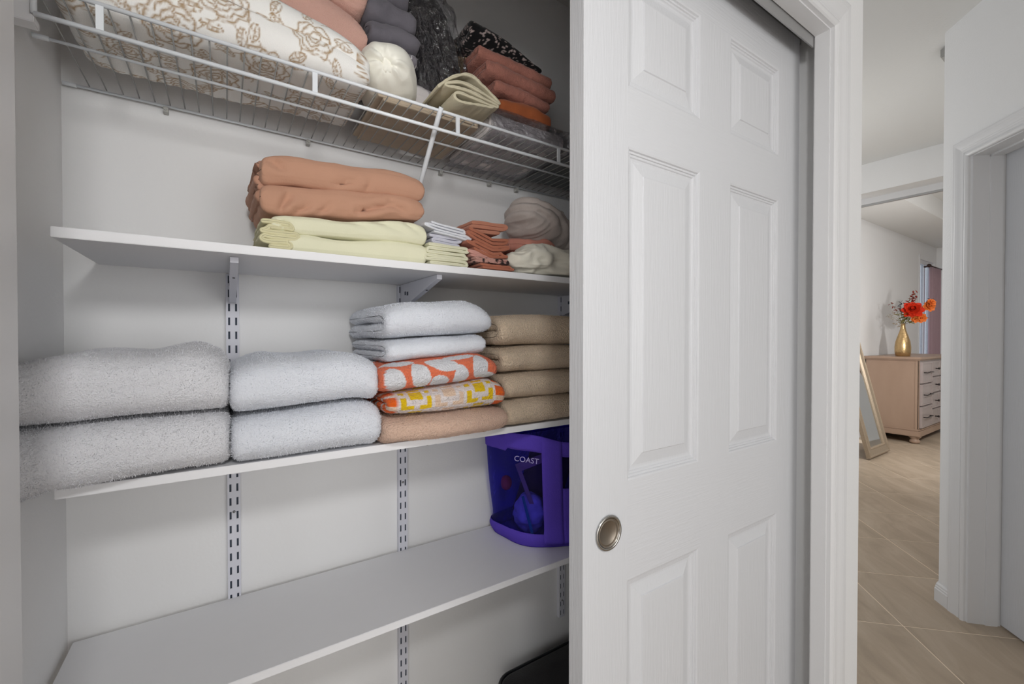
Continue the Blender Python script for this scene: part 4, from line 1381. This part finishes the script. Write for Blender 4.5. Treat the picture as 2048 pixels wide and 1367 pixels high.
# dark bedding in a clear plastic bag
db = lump('dark_bedding', (0.442, 1.080, 1.975), (0.140, 0.17, 0.29), M['black'], n=(96, 72), power=2.8, noise=(0.012, 12), wr=(0.007, (24, 24, 24)), seed=140, rot=(0, -0.32, 0))
tag(db, 'black bedding stuffed in a clear plastic bag', 'bedding')
lump('plastic_bag', (0, 0, 0), (0.160, 0.195, 0.32), M['clear_bag'], db, n=(200, 150), power=3.0, noise=(0.010, 14), wr=(0.013, (48, 30, 18)), seed=141, rot=(0, -0.32, 0))
tc_ = crumple('cloth', 'tan cloth tucked behind the plastic bag', 'cloth', (0.556, 1.112, 1.980), (0.070, 0.13, 0.19), M['tan_cloth'], 142, (0, -0.35, 0), 2.4, 0.006, (16, 16, 16), flat=0.0)
crumple('bedding', 'clear-wrapped grey bedding below the plastic bag', 'bedding', (0.505, 1.10, zt_ + 0.055), (0.085, 0.16, 0.105), M['grey_jersey'], 143, (0, 0, 0), 2.6, 0.006)
# grey knit at far right
for k in range(2):
    q = cloth('grey_knit', U_fold(0.22, 0.04), 0.0195, 0.82, 1.12, M['grey_knit'], h=0.04, top=[(0.82, zt_ + 0.038 + 0.042 * k), (1.12, zt_ + 0.042 + 0.042 * k)], bot=[(0.82, zt_ + 0.001 + 0.042 * k), (1.12, zt_ + 0.001 + 0.042 * k)], noise=(0.004, 16), wrinkle=(0.002, (60, 20, 60)), seed=150 + k, ext=(0, 0.93, 0), terry=0.001)
    tag(q, ('lower' if k == 0 else 'upper') + ' grey knitted blanket on the wire shelf by the door', 'blanket', 'grey knits on the wire shelf')

# ================================================================== VIOLET TOTE
def loopR(P, n=96):
    c, _ = smooth_poly(P, 0.004, True)
    d = np.r_[0, np.cumsum(np.hypot(*(c[1:] - c[:-1]).T))]
    s = np.linspace(0, d[-1], n, endpoint=False)
    return np.c_[np.interp(s, d, c[:, 0]), np.interp(s, d, c[:, 1])]
bag = empty('tote_bag', (0.86, 1.06, 0.6475))
tag(bag, 'violet tote bag with see-through blue sides and canvas straps', 'bag')
baseP = [(0.716, 1.165), (0.706, 1.08), (0.728, 1.010), (0.80, 0.962), (0.90, 0.930), (1.02, 0.945), (1.06, 1.05), (1.03, 1.165), (0.88, 1.180)]
topP = [(0.655, 1.120), (0.640, 1.03), (0.652, 0.962), (0.715, 0.932), (0.83, 0.900), (0.99, 0.905), (1.05, 1.02), (1.02, 1.135), (0.85, 1.15)]
nb = 120
LB = loopR(baseP, nb); LT = loopR(topP, nb)
HB = 0.345
def bag_pt(i, t):
    p = LB[i] * (1 - t) + LT[i] * t
    b = 0.020 * math.sin(PI * min(1, t * 1.0)) * math.sin(i * 0.31)
    c = np.array([0.87, 1.05]); d = (p - c); d = d / np.linalg.norm(d)
    low = 0.012 * math.exp(-((t - 0.08) / 0.07) ** 2)
    p = p + d * (b * 0.35 + low)
    sag = (0.034 * math.exp(-((LT[i][0] - 0.80) / 0.085) ** 2) * t) if LT[i][1] < 1.0 else 0.012 * t
    return (p[0] - 0.86, p[1] - 1.06, HB * t - sag)
def bag_band(name, m, t0, t1, i0, i1, off=0.0, nt=14, parent=None, tfun=None):
    vs = []; fs = []
    idx = [i % nb for i in range(i0, i1 + 1)]
    for r in range(nt):
        for q, i in enumerate(idx):
            a, b = (t0, t1) if tfun is None else tfun(q / max(1, len(idx) - 1))
            t = a + (b - a) * r / (nt - 1)
            p = np.array(bag_pt(i, t))
            if off:
                c = np.array([0.01, -0.01]); d = p[:2] - c; d /= np.linalg.norm(d)
                p[:2] += d * off
            vs.append(tuple(p))
    w = len(idx)
    for r in range(nt - 1):
        for q in range(w - 1):
            fs.append((r * w + q, r * w + q + 1, (r + 1) * w + q + 1, (r + 1) * w + q))
    o = mesh_obj(name, vs, fs, m, parent or bag, True)
    if m is not M['blue_vinyl']:
        md = o.modifiers.new('thickness', 'SOLIDIFY')
        md.thickness = 0.0016
        md.offset = 0
    return o
bag_band('vinyl_side', M['blue_vinyl'], 0.0, 1.0, 0, nb, 0.0, 30)
bag_band('canvas_base', M['purple'], 0.0, 0.13, 0, nb, 0.0025, 8)
bag_band('rim_band', M['purple'], 0.86, 1.0, 0, nb, 0.0025, 6)
# find loop index near a point
def near_i(x, y, L=LT):
    return int(np.argmin(np.hypot(L[:, 0] - x, L[:, 1] - y)))
iS = near_i(0.745, 0.925)
bag_band('strap', M['purple'], 0.02, 1.0, iS - 3, iS + 3, 0.0050, 20)
bag_band('front_pocket', M['purple'], 0.02, 0.56, iS + 3, iS + 26, 0.0035, 14)
bs_ = MB().prism([(LB[i][0] - 0.86, LB[i][1] - 1.06) for i in range(0, nb, 3)], 0.0005, 0.003, 'z')
bs_.build('bottom', M['purple'], bag)
# contents seen through the vinyl
def item(name, label, cat, m, pts, loc, rot, group=None, th=0.004):
    mb = MB().prism(pts, -th, th, 'y')
    o = mb.build(name, m)
    o.location = loc; o.rotation_euler = rot
    return tag(o, label, cat, group)
m_fold = mat('dark_folder', rgb(62, 40, 58), 0.5)
m_pcard = mat('tan_card', rgb(176, 140, 128), 0.6)
m_white = mat('frosted_bag', rgb(196, 190, 214), 0.35)
m_red = mat('red_toy', rgb(214, 60, 70), 0.4)
m_teal = mat('teal_strip', rgb(40, 150, 140), 0.4)
item('folder', 'dark folder standing inside the violet tote', 'folder', m_fold, [(-0.07, -0.11), (0.07, -0.11), (0.07, 0.11), (-0.07, 0.11)], (0.835, 1.075, 0.80), (0.0, 0.30, -0.45))
item('card', 'tan framed card leaning inside the violet tote', 'card', m_pcard, [(-0.05, -0.085), (0.05, -0.085), (0.05, 0.085), (-0.05, 0.085), (-0.05, -0.085), (-0.038, -0.07), (-0.038, 0.06), (0.038, 0.06), (0.038, -0.07), (-0.038, -0.07)], (0.772, 1.01, 0.815), (0.0, -0.35, -0.5), th=0.0015)
crumple('frosted_pouch', 'frosted zip pouch inside the violet tote', 'pouch', (0.765, 1.055, 0.722), (0.075, 0.09, 0.14), m_white, 160, (0.2, -0.2, 0.4), 1.6, 0.012, (30, 30, 30), (48, 32), flat=0.0)
item('teal_strip', 'teal strip in the violet tote', 'strip', m_teal, [(-0.004, -0.06), (0.004, -0.06), (0.004, 0.06), (-0.004, 0.06)], (0.722, 1.005, 0.735), (0.0, -0.25, -0.5), th=0.002)
crumple('red_toy', 'small red item against the side of the violet tote', 'toy', (0.700, 1.085, 0.815), (0.03, 0.03, 0.045), m_red, 161, (0, 0, 0), 2.2, 0.002, (40, 40, 40), (24, 18), flat=0.0)
# lettering
def text_obj(name, body, size, m, parent, loc, rot, extrude=0.0004):
    cu = bpy.data.curves.new(name, 'FONT')
    cu.body = body; cu.size = size; cu.extrude = extrude; cu.resolution_u = 4
    cu.align_x = 'CENTER'
    to = bpy.data.objects.new(name, cu)
    COL.objects.link(to)
    dg = bpy.context.evaluated_depsgraph_get()
    me = bpy.data.meshes.new_from_object(to.evaluated_get(dg))
    bpy.data.objects.remove(to)
    me.materials.clear(); me.materials.append(m)
    o = bpy.data.objects.new(name, me)
    link(o, parent)
    o.location = loc; o.rotation_euler = rot
    return o
m_let = mat('pale_lettering', rgb(170, 160, 210), 0.5)
i_t = iS - 12
pA = np.array(bag_pt(i_t, 0.78)); pB = np.array(bag_pt(i_t + 8, 0.78))
ang = math.atan2(pB[1] - pA[1], pB[0] - pA[0])
mid = (np.array(bag_pt(i_t + 4, 0.775)))
nrm_ = np.array([math.sin(ang), -math.cos(ang)])
text_obj('lettering', 'COAST', 0.021, m_let, bag, (mid[0] + nrm_[0] * 0.004, mid[1] + nrm_[1] * 0.004, mid[2] - 0.004), (PI / 2, 0.10, ang))

# ================================================================== SUITCASE ON THE CLOSET FLOOR
sc_ = empty('suitcase', (0.95, 0.95, 0))
tag(sc_, 'black fabric suitcase lying on the closet floor', 'suitcase')
def rrect(x0, x1, y0, y1, r, n=8):
    P = []
    for (cx, cy, a) in ((x1 - r, y1 - r, 0), (x0 + r, y1 - r, PI / 2), (x0 + r, y0 + r, PI), (x1 - r, y0 + r, 1.5 * PI)):
        for k in range(n + 1):
            t = a + PI / 2 * k / n
            P.append((cx + r * math.cos(t), cy + r * math.sin(t)))
    return P
def case_body(x0, x1, y0, y1, z0, z1, r, e):
    rings = [(0, z0 + e), (0, z1 - e), (e * 0.35, z1 - e * 0.35), (e, z1), (0.06, z1 + 0.004)]
    vs = []; fs = []
    n = len(rrect(x0, x1, y0, y1, r))
    for (q, z) in [(e, z0)] + rings:
        vs += [(p[0], p[1], z) for p in rrect(x0 + q, x1 - q, y0 + q, y1 - q, max(0.01, r - q))]
    R = len(rings) + 1
    for i in range(R - 1):
        for k in range(n):
            k2 = (k + 1) % n
            fs.append((i * n + k, i * n + k2, (i + 1) * n + k2, (i + 1) * n + k))
    fs.append(tuple(range(n))[::-1]); fs.append(tuple(range((R - 1) * n, R * n)))
    return MB().add(vs, fs)
case_body(-0.265, 0.29, -0.22, 0.185, 0.002, 0.192, 0.06, 0.012).build('shell', M['case'], sc_, True)
for z in (0.186, 0.020):
    P = rrect(-0.268, 0.293, -0.223, 0.188, 0.062)
    MB().tube([(p[0], p[1], z) for p in P] + [(P[0][0], P[0][1], z)], 0.0055, 8).build('piping', M['case_trim'], sc_, True)
P = rrect(-0.267, 0.292, -0.222, 0.187, 0.061)
MB().tube([(p[0], p[1], 0.150) for p in P] + [(P[0][0], P[0][1], 0.150)], 0.003, 6).build('zip', mat('grey_zip', rgb(96, 100, 100), 0.5), sc_, True)
MB().box(0.03, 0.22, -0.10, -0.02, 0.197, 0.204, 0.003).build('pocket', mat('grey_trim', rgb(90, 94, 92), 0.6), sc_)

# ================================================================== BEDROOM FURNITURE
dr = empty('dresser', (6.70, 1.565, 0))
tag(dr, 'taupe wood dresser with drawers against the bedroom wall', 'dresser')
DW, DD = 1.50, 0.50
MB().box(0.012, DW - 0.012, 0.012, DD, 0.115, 0.975).build('body', M['dresser'], dr)
MB().box(-0.02, DW + 0.02, -0.025, DD + 0.02, 0.985, 1.013, 0.006).box(-0.006, DW + 0.006, -0.010, DD + 0.01, 0.972, 0.985, 0.003).build('top', M['dresser'], dr)
MB().box(-0.008, DW + 0.008, -0.016, DD, 0.085, 0.150, 0.006).box(0.0, DW, -0.006, DD, 0.150, 0.172, 0.005).build('plinth', M['dresser'], dr)
MB().box(0.006, 0.040, 0.002, 0.014, 0.172, 0.972, 0.003).box(0.006, 0.0125, 0.002, 0.035, 0.172, 0.972).build('corner_post', M['dresser'], dr)
MB().box(0.04, DW - 0.04, 0.008, 0.0125, 0.172, 0.972).build('face_frame', M['dresser_front'], dr)
for fx, fy in ((0.06, 0.045), (DW - 0.06, 0.045), (0.06, DD - 0.06), (DW - 0.06, DD - 0.06)):
    MB().lathe([(0.028, 0.0), (0.046, 0.008), (0.050, 0.030), (0.040, 0.045), (0.034, 0.055), (0.052, 0.070), (0.060, 0.085)], fx, fy, 20).build('foot', M['dresser'], dr, True)
def drawer(x0, x1, z0, z1, pull):
    d = MB().box(x0, x1, -0.012, 0.008, z0, z1, 0.003)
    o = d.build('drawer', M['dresser_front'], dr)
    e = 0.022
    fr = MB().box(x0 + 0.003, x1 - 0.003, -0.018, -0.0125, z1 - e, z1 - 0.003).box(x0 + 0.003, x1 - 0.003, -0.018, -0.0125, z0 + 0.003, z0 + e).box(x0 + 0.003, x0 + e, -0.018, -0.0125, z0 + e, z1 - e).box(x1 - e, x1 - 0.003, -0.018, -0.0125, z0 + e, z1 - e)
    fr.build('moulding', M['dresser_front'], o)
    xc, zc_ = (x0 + x1) / 2, (z0 + z1) / 2
    if pull:
        w = (x1 - x0) * 0.30
        MB().tube([(xc - w, -0.013, zc_), (xc - w, -0.045, zc_), (xc - w * 0.5, -0.052, zc_ + 0.006), (xc, -0.055, zc_ + 0.009), (xc + w * 0.5, -0.052, zc_ + 0.006), (xc + w, -0.045, zc_), (xc + w, -0.013, zc_)], 0.006, 8).build('handle', M['iron'], o, True)
    else:
        MB().tube([(xc, -0.013, zc_), (xc, -0.032, zc_), (xc, -0.040, zc_), (xc, -0.052, zc_)], [0.007, 0.006, 0.014, 0.012], 10).build('knob', M['iron'], o, True)
for (xa, xb) in ((0.055, 0.46), (1.04, 1.445)):
    for k in range(3):
        z0 = 0.182 + k * 0.262
        drawer(xa, xb, z0, z0 + 0.250, True)
for (xa, xb) in ((0.475, 0.742), (0.758, 1.025)):
    for k in range(4):
        z0 = 0.182 + k * 0.1965
        drawer(xa, xb, z0, z0 + 0.185, False)

# vase
vz = 1.0135
va = empty('vase_arrangement', (6.95, 1.775, vz))
tag(va, 'hammered gold bottle vase with orange flowers on the dresser', 'vase')
m_gold = mat('hammered_gold', rgb(196, 166, 120), 0.32, metal=0.85, var=0.2, vscale=40, bump=0.8, bscale=55)
MB().lathe([(0.060, 0.0), (0.070, 0.004), (0.077, 0.06), (0.078, 0.11), (0.070, 0.18), (0.050, 0.25), (0.032, 0.31), (0.023, 0.36), (0.021, 0.40), (0.024, 0.402), (0.018, 0.39), (0.016, 0.34)], seg=32).build('vase', m_gold, va, True)
m_red2 = mat('red_orange_petal', rgb(206, 48, 20), 0.6, var=0.15, vscale=30)
m_org = mat('orange_petal', rgb(224, 122, 56), 0.6, var=0.15, vscale=30)
m_burg = mat('burgundy_leaf', rgb(132, 50, 40), 0.6, var=0.2)
m_navy = mat('dark_blue_leaf', rgb(56, 58, 70), 0.6)
m_green = mat('olive_leaf', rgb(112, 104, 48), 0.6)
m_dry = mat('dry_sprig', rgb(168, 146, 116), 0.8)
m_stem = mat('stem', rgb(86, 84, 44), 0.7)
def petal(L, Wd, cup, seg=6):
    vs = []; fs = []
    for i in range(seg + 1):
        t = i / seg
        w = Wd * math.sin(PI * min(1, t * 0.9 + 0.08)) ** 0.7
        for j in range(5):
            s = j / 4 - 0.5
            vs.append((s * w, t * L, cup * L * (t * t) + abs(s) ** 2 * w * 0.9))
    for i in range(seg):
        for j in range(4):
            a = i * 5 + j
            fs.append((a, a + 1, a + 6, a + 5))
    return vs, fs
def flower(name, m, loc, R, layers, aim, parent, seed=1):
    rng = random.Random(seed)
    mb = MB()
    q = Vector(aim).to_track_quat('Z', 'Y').to_matrix().to_4x4()
    for l in range(layers):
        f = 1 - l / (layers + 0.6)
        n = 8 if l < 2 else 6
        for k in range(n):
            vs, fs = petal(R * f * rng.uniform(0.9, 1.1), R * f * 0.85, 0.25 + 0.35 * l)
            a = 2 * PI * k / n + l * 0.5 + rng.uniform(-.1, .1)
            tilt = -0.1 + l * 0.30
            mt = Matrix.Translation(loc) @ q @ Matrix.Rotation(a, 4, 'Z') @ Matrix.Rotation(tilt, 4, 'X') @ Matrix.Translation((0, R * 0.06, 0.004 * l))
            mb.add([tuple(mt @ Vector(v)) for v in vs], fs)
    return mb.build(name, m, parent, True)
cd = Vector((-6.95, -1.775, 0.0)).normalized()   # toward the hall
sd2 = Vector((cd.y, -cd.x, 0)) * -1
def vp(s, d, z):
    return Vector((0, 0, 0)) + Vector((-cd.y, cd.x, 0)) * -s * -1 + cd * d + Vector((0, 0, z))
# sideways axis: +s moves right in the photo
right = Vector((0.2475, -0.969, 0))
def at(s, d, z): return right * s + cd * d + Vector((0, 0, z))
flower('flower', m_red2, at(0.085, 0.06, 0.56), 0.098, 5, cd + Vector((0, 0, 0.25)), va, 1)
flower('flower', m_org, at(0.225, 0.0, 0.60), 0.062, 4, cd + right * 0.6 + Vector((0, 0, 0.3)), va, 2)
flower('flower', m_org, at(0.245, 0.02, 0.645), 0.045, 3, cd + right * 0.9 + Vector((0, 0, 0.6)), va, 3)
flower('flower', m_org, at(0.16, 0.05, 0.465), 0.055, 3, cd + right * 0.2 - Vector((0, 0, 0.1)), va, 4)
flower('flower', m_org, at(0.11, 0.06, 0.45), 0.04, 3, cd, va, 5)
def sprig(name, m, tip, n, size, parent, seed, stemr=0.002, droop=0.0, leafw=0.45):
    rng = random.Random(seed)
    base = Vector((0, 0, 0.38))
    st = MB().tube([base, base.lerp(tip, 0.5) + Vector((0, 0, 0.03)), tip], stemr, 5)
    st.build('stem', m_stem, parent)
    mb = MB()
    for k in range(n):
        t = 0.55 + 0.5 * k / n
        p = base.lerp(tip, t) + Vector((rng.uniform(-1, 1), rng.uniform(-1, 1), rng.uniform(-1, 1))) * size * 0.5
        vs, fs = petal(size, size * leafw, 0.1, 4)
        mt = Matrix.Translation(p) @ Matrix.Rotation(rng.uniform(0, 6.28), 4, 'Z') @ Matrix.Rotation(rng.uniform(-0.9, 0.9), 4, 'X') @ Matrix.Rotation(rng.uniform(-.8, .8), 4, 'Y')
        mb.add([tuple(mt @ Vector(v)) for v in vs], fs)
    return mb.build(name, m, parent, True)
sprig('leaves', m_burg, at(0.105, 0.0, 0.77), 26, 0.045, va, 11)
sprig('leaves', m_burg, at(0.06, 0.0, 0.72), 12, 0.040, va, 12)
sprig('leaves', m_burg, at(-0.115, 0.0, 0.665), 9, 0.036, va, 13)
sprig('leaves', m_burg, at(-0.03, 0.0, 0.60), 8, 0.040, va, 14)
sprig('leaves', m_navy, at(-0.03, -0.03, 0.665), 12, 0.036, va, 15, leafw=0.3)
sprig('leaves', m_navy, at(0.27, -0.02, 0.69), 16, 0.036, va, 16, leafw=0.3)
sprig('leaves', m_navy, at(0.23, 0.0, 0.47), 6, 0.034, va, 17, leafw=0.3)
sprig('leaves', m_green, at(0.02, 0.05, 0.50), 16, 0.07, va, 18, leafw=0.25)
sprig('leaves', m_green, at(0.08, 0.05, 0.46), 12, 0.06, va, 19, leafw=0.25)
for k, (s, z) in enumerate(((-0.13, 0.52), (-0.10, 0.55), (-0.15, 0.50), (-0.06, 0.44), (-0.09, 0.40), (-0.05, 0.36))):
    sprig('dry_sprig', m_dry, at(s, 0.02, z), 22, 0.012, va, 30 + k, 0.001)

# leaning mirror: bottom edge on the floor, top against the back wall
mr = empty('leaning_mirror', (5.43, 1.66, 0))
tag(mr, 'tall champagne-framed mirror leaning on the bedroom wall', 'mirror')
lean = math.atan2(0.42, 1.78)
LM = Matrix.Rotation(-lean, 4, 'X')
mw, mh, fw = 0.56, 1.82, 0.095
def fbar(name, poly):
    mb = MB()
    vs = []; n = len(poly)
    prof = [(0.0, -0.030), (0.012, -0.040), (0.030, -0.034), (0.070, -0.030), (0.084, -0.036), (0.095, -0.018)]
    return mb
def frame_side(name, a, b):
    """a,b outer corners (x,z); mitred"""
    prof = [(0.0, 0.0), (0.0, -0.034), (0.012, -0.040), (0.022, -0.033), (0.072, -0.028), (0.083, -0.033), (0.095, -0.016), (0.095, 0.0)]
    A = Vector((a[0], 0, a[1])); B = Vector((b[0], 0, b[1]))
    c = Vector((mw / 2, 0, mh / 2))
    vs = []
    for (P, other) in ((A, B), (B, A)):
        dirx = 1 if P.x < c.x else -1
        dirz = 1 if P.z < c.z else -1
        for (q, y) in prof:
            vs.append(P + Vector((dirx * q, y, dirz * q)))
    n = len(prof)
    fs = [(i, i + 1, n + i + 1, n + i) for i in range(n - 1)] + [tuple(range(n)), tuple(range(n, 2 * n))[::-1]]
    mb = MB().add([tuple(LM @ v) for v in vs], fs)
    mb.build(name, M['silver_frame'], mr)
cs_ = [(0, 0), (mw, 0), (mw, mh), (0, mh)]
for i in range(4):
    frame_side('frame', cs_[i], cs_[(i + 1) % 4])
gl = MB().box(fw - 0.004, mw - fw + 0.004, -0.016, -0.012, fw - 0.004, mh - fw + 0.004)
gl.xf(LM); gl.build('glass', M['mirror'], mr)
bk = MB().box(0.004, mw - 0.004, -0.010, -0.0005, 0.004, mh - 0.004)
bk.xf(LM); bk.build('back_panel', M['dark'], mr)
mr.location.z = 0.0125

# curtain
cu_v = []; cu_f = []
nxc, nzc = 90, 10
for j in range(nzc + 1):
    z = 0.03 + (2.335 - 0.03) * j / nzc
    for i in range(nxc + 1):
        x = 9.14 + 0.50 * i / nxc
        cu_v.append((x, 2.015 + 0.028 * math.sin(i / nxc * 2 * PI * 6) * (1 - 0.25 * j / nzc), z))
for j in range(nzc):
    for i in range(nxc):
        a = j * (nxc + 1) + i
        cu_f.append((a, a + 1, a + nxc + 2, a + nxc + 1))
cur = mesh_obj('curtain', cu_v, cu_f, M['curtain'], None, True)
md = cur.modifiers.new('thickness', 'SOLIDIFY'); md.thickness = 0.003
tag(cur, 'mauve curtain hanging beside the bedroom window', 'curtain')
cr_ = empty('curtain_rod', (9.1, 2.015, 2.35))
tag(cr_, 'dark curtain rod with round finial above the mauve curtain', 'curtain rod')
MB().tube([(0, 0, 0), (0.70, 0, 0)], 0.011, 10).build('rod', M['rod'], cr_, True)
MB().tube([(-0.06, 0, 0), (-0.045, 0, 0), (-0.02, 0, 0), (0.0, 0, 0)], [0.008, 0.028, 0.028, 0.012], 12).build('finial', M['rod'], cr_, True)
MB().box(0.06, 0.08, 0.0, 0.083, -0.012, 0.012).build('holder', M['rod'], cr_)

# small sensor box near the ceiling behind the hall corner
sm = MB().box(2.94, 3.05, co_y + 0.0008, co_y + 0.042, 2.622, 2.664, 0.004).build('wall_sensor', mat('grey_plastic', rgb(176, 175, 172), 0.5))
tag(sm, 'small grey sensor box high on the wall behind the hall corner', 'sensor')
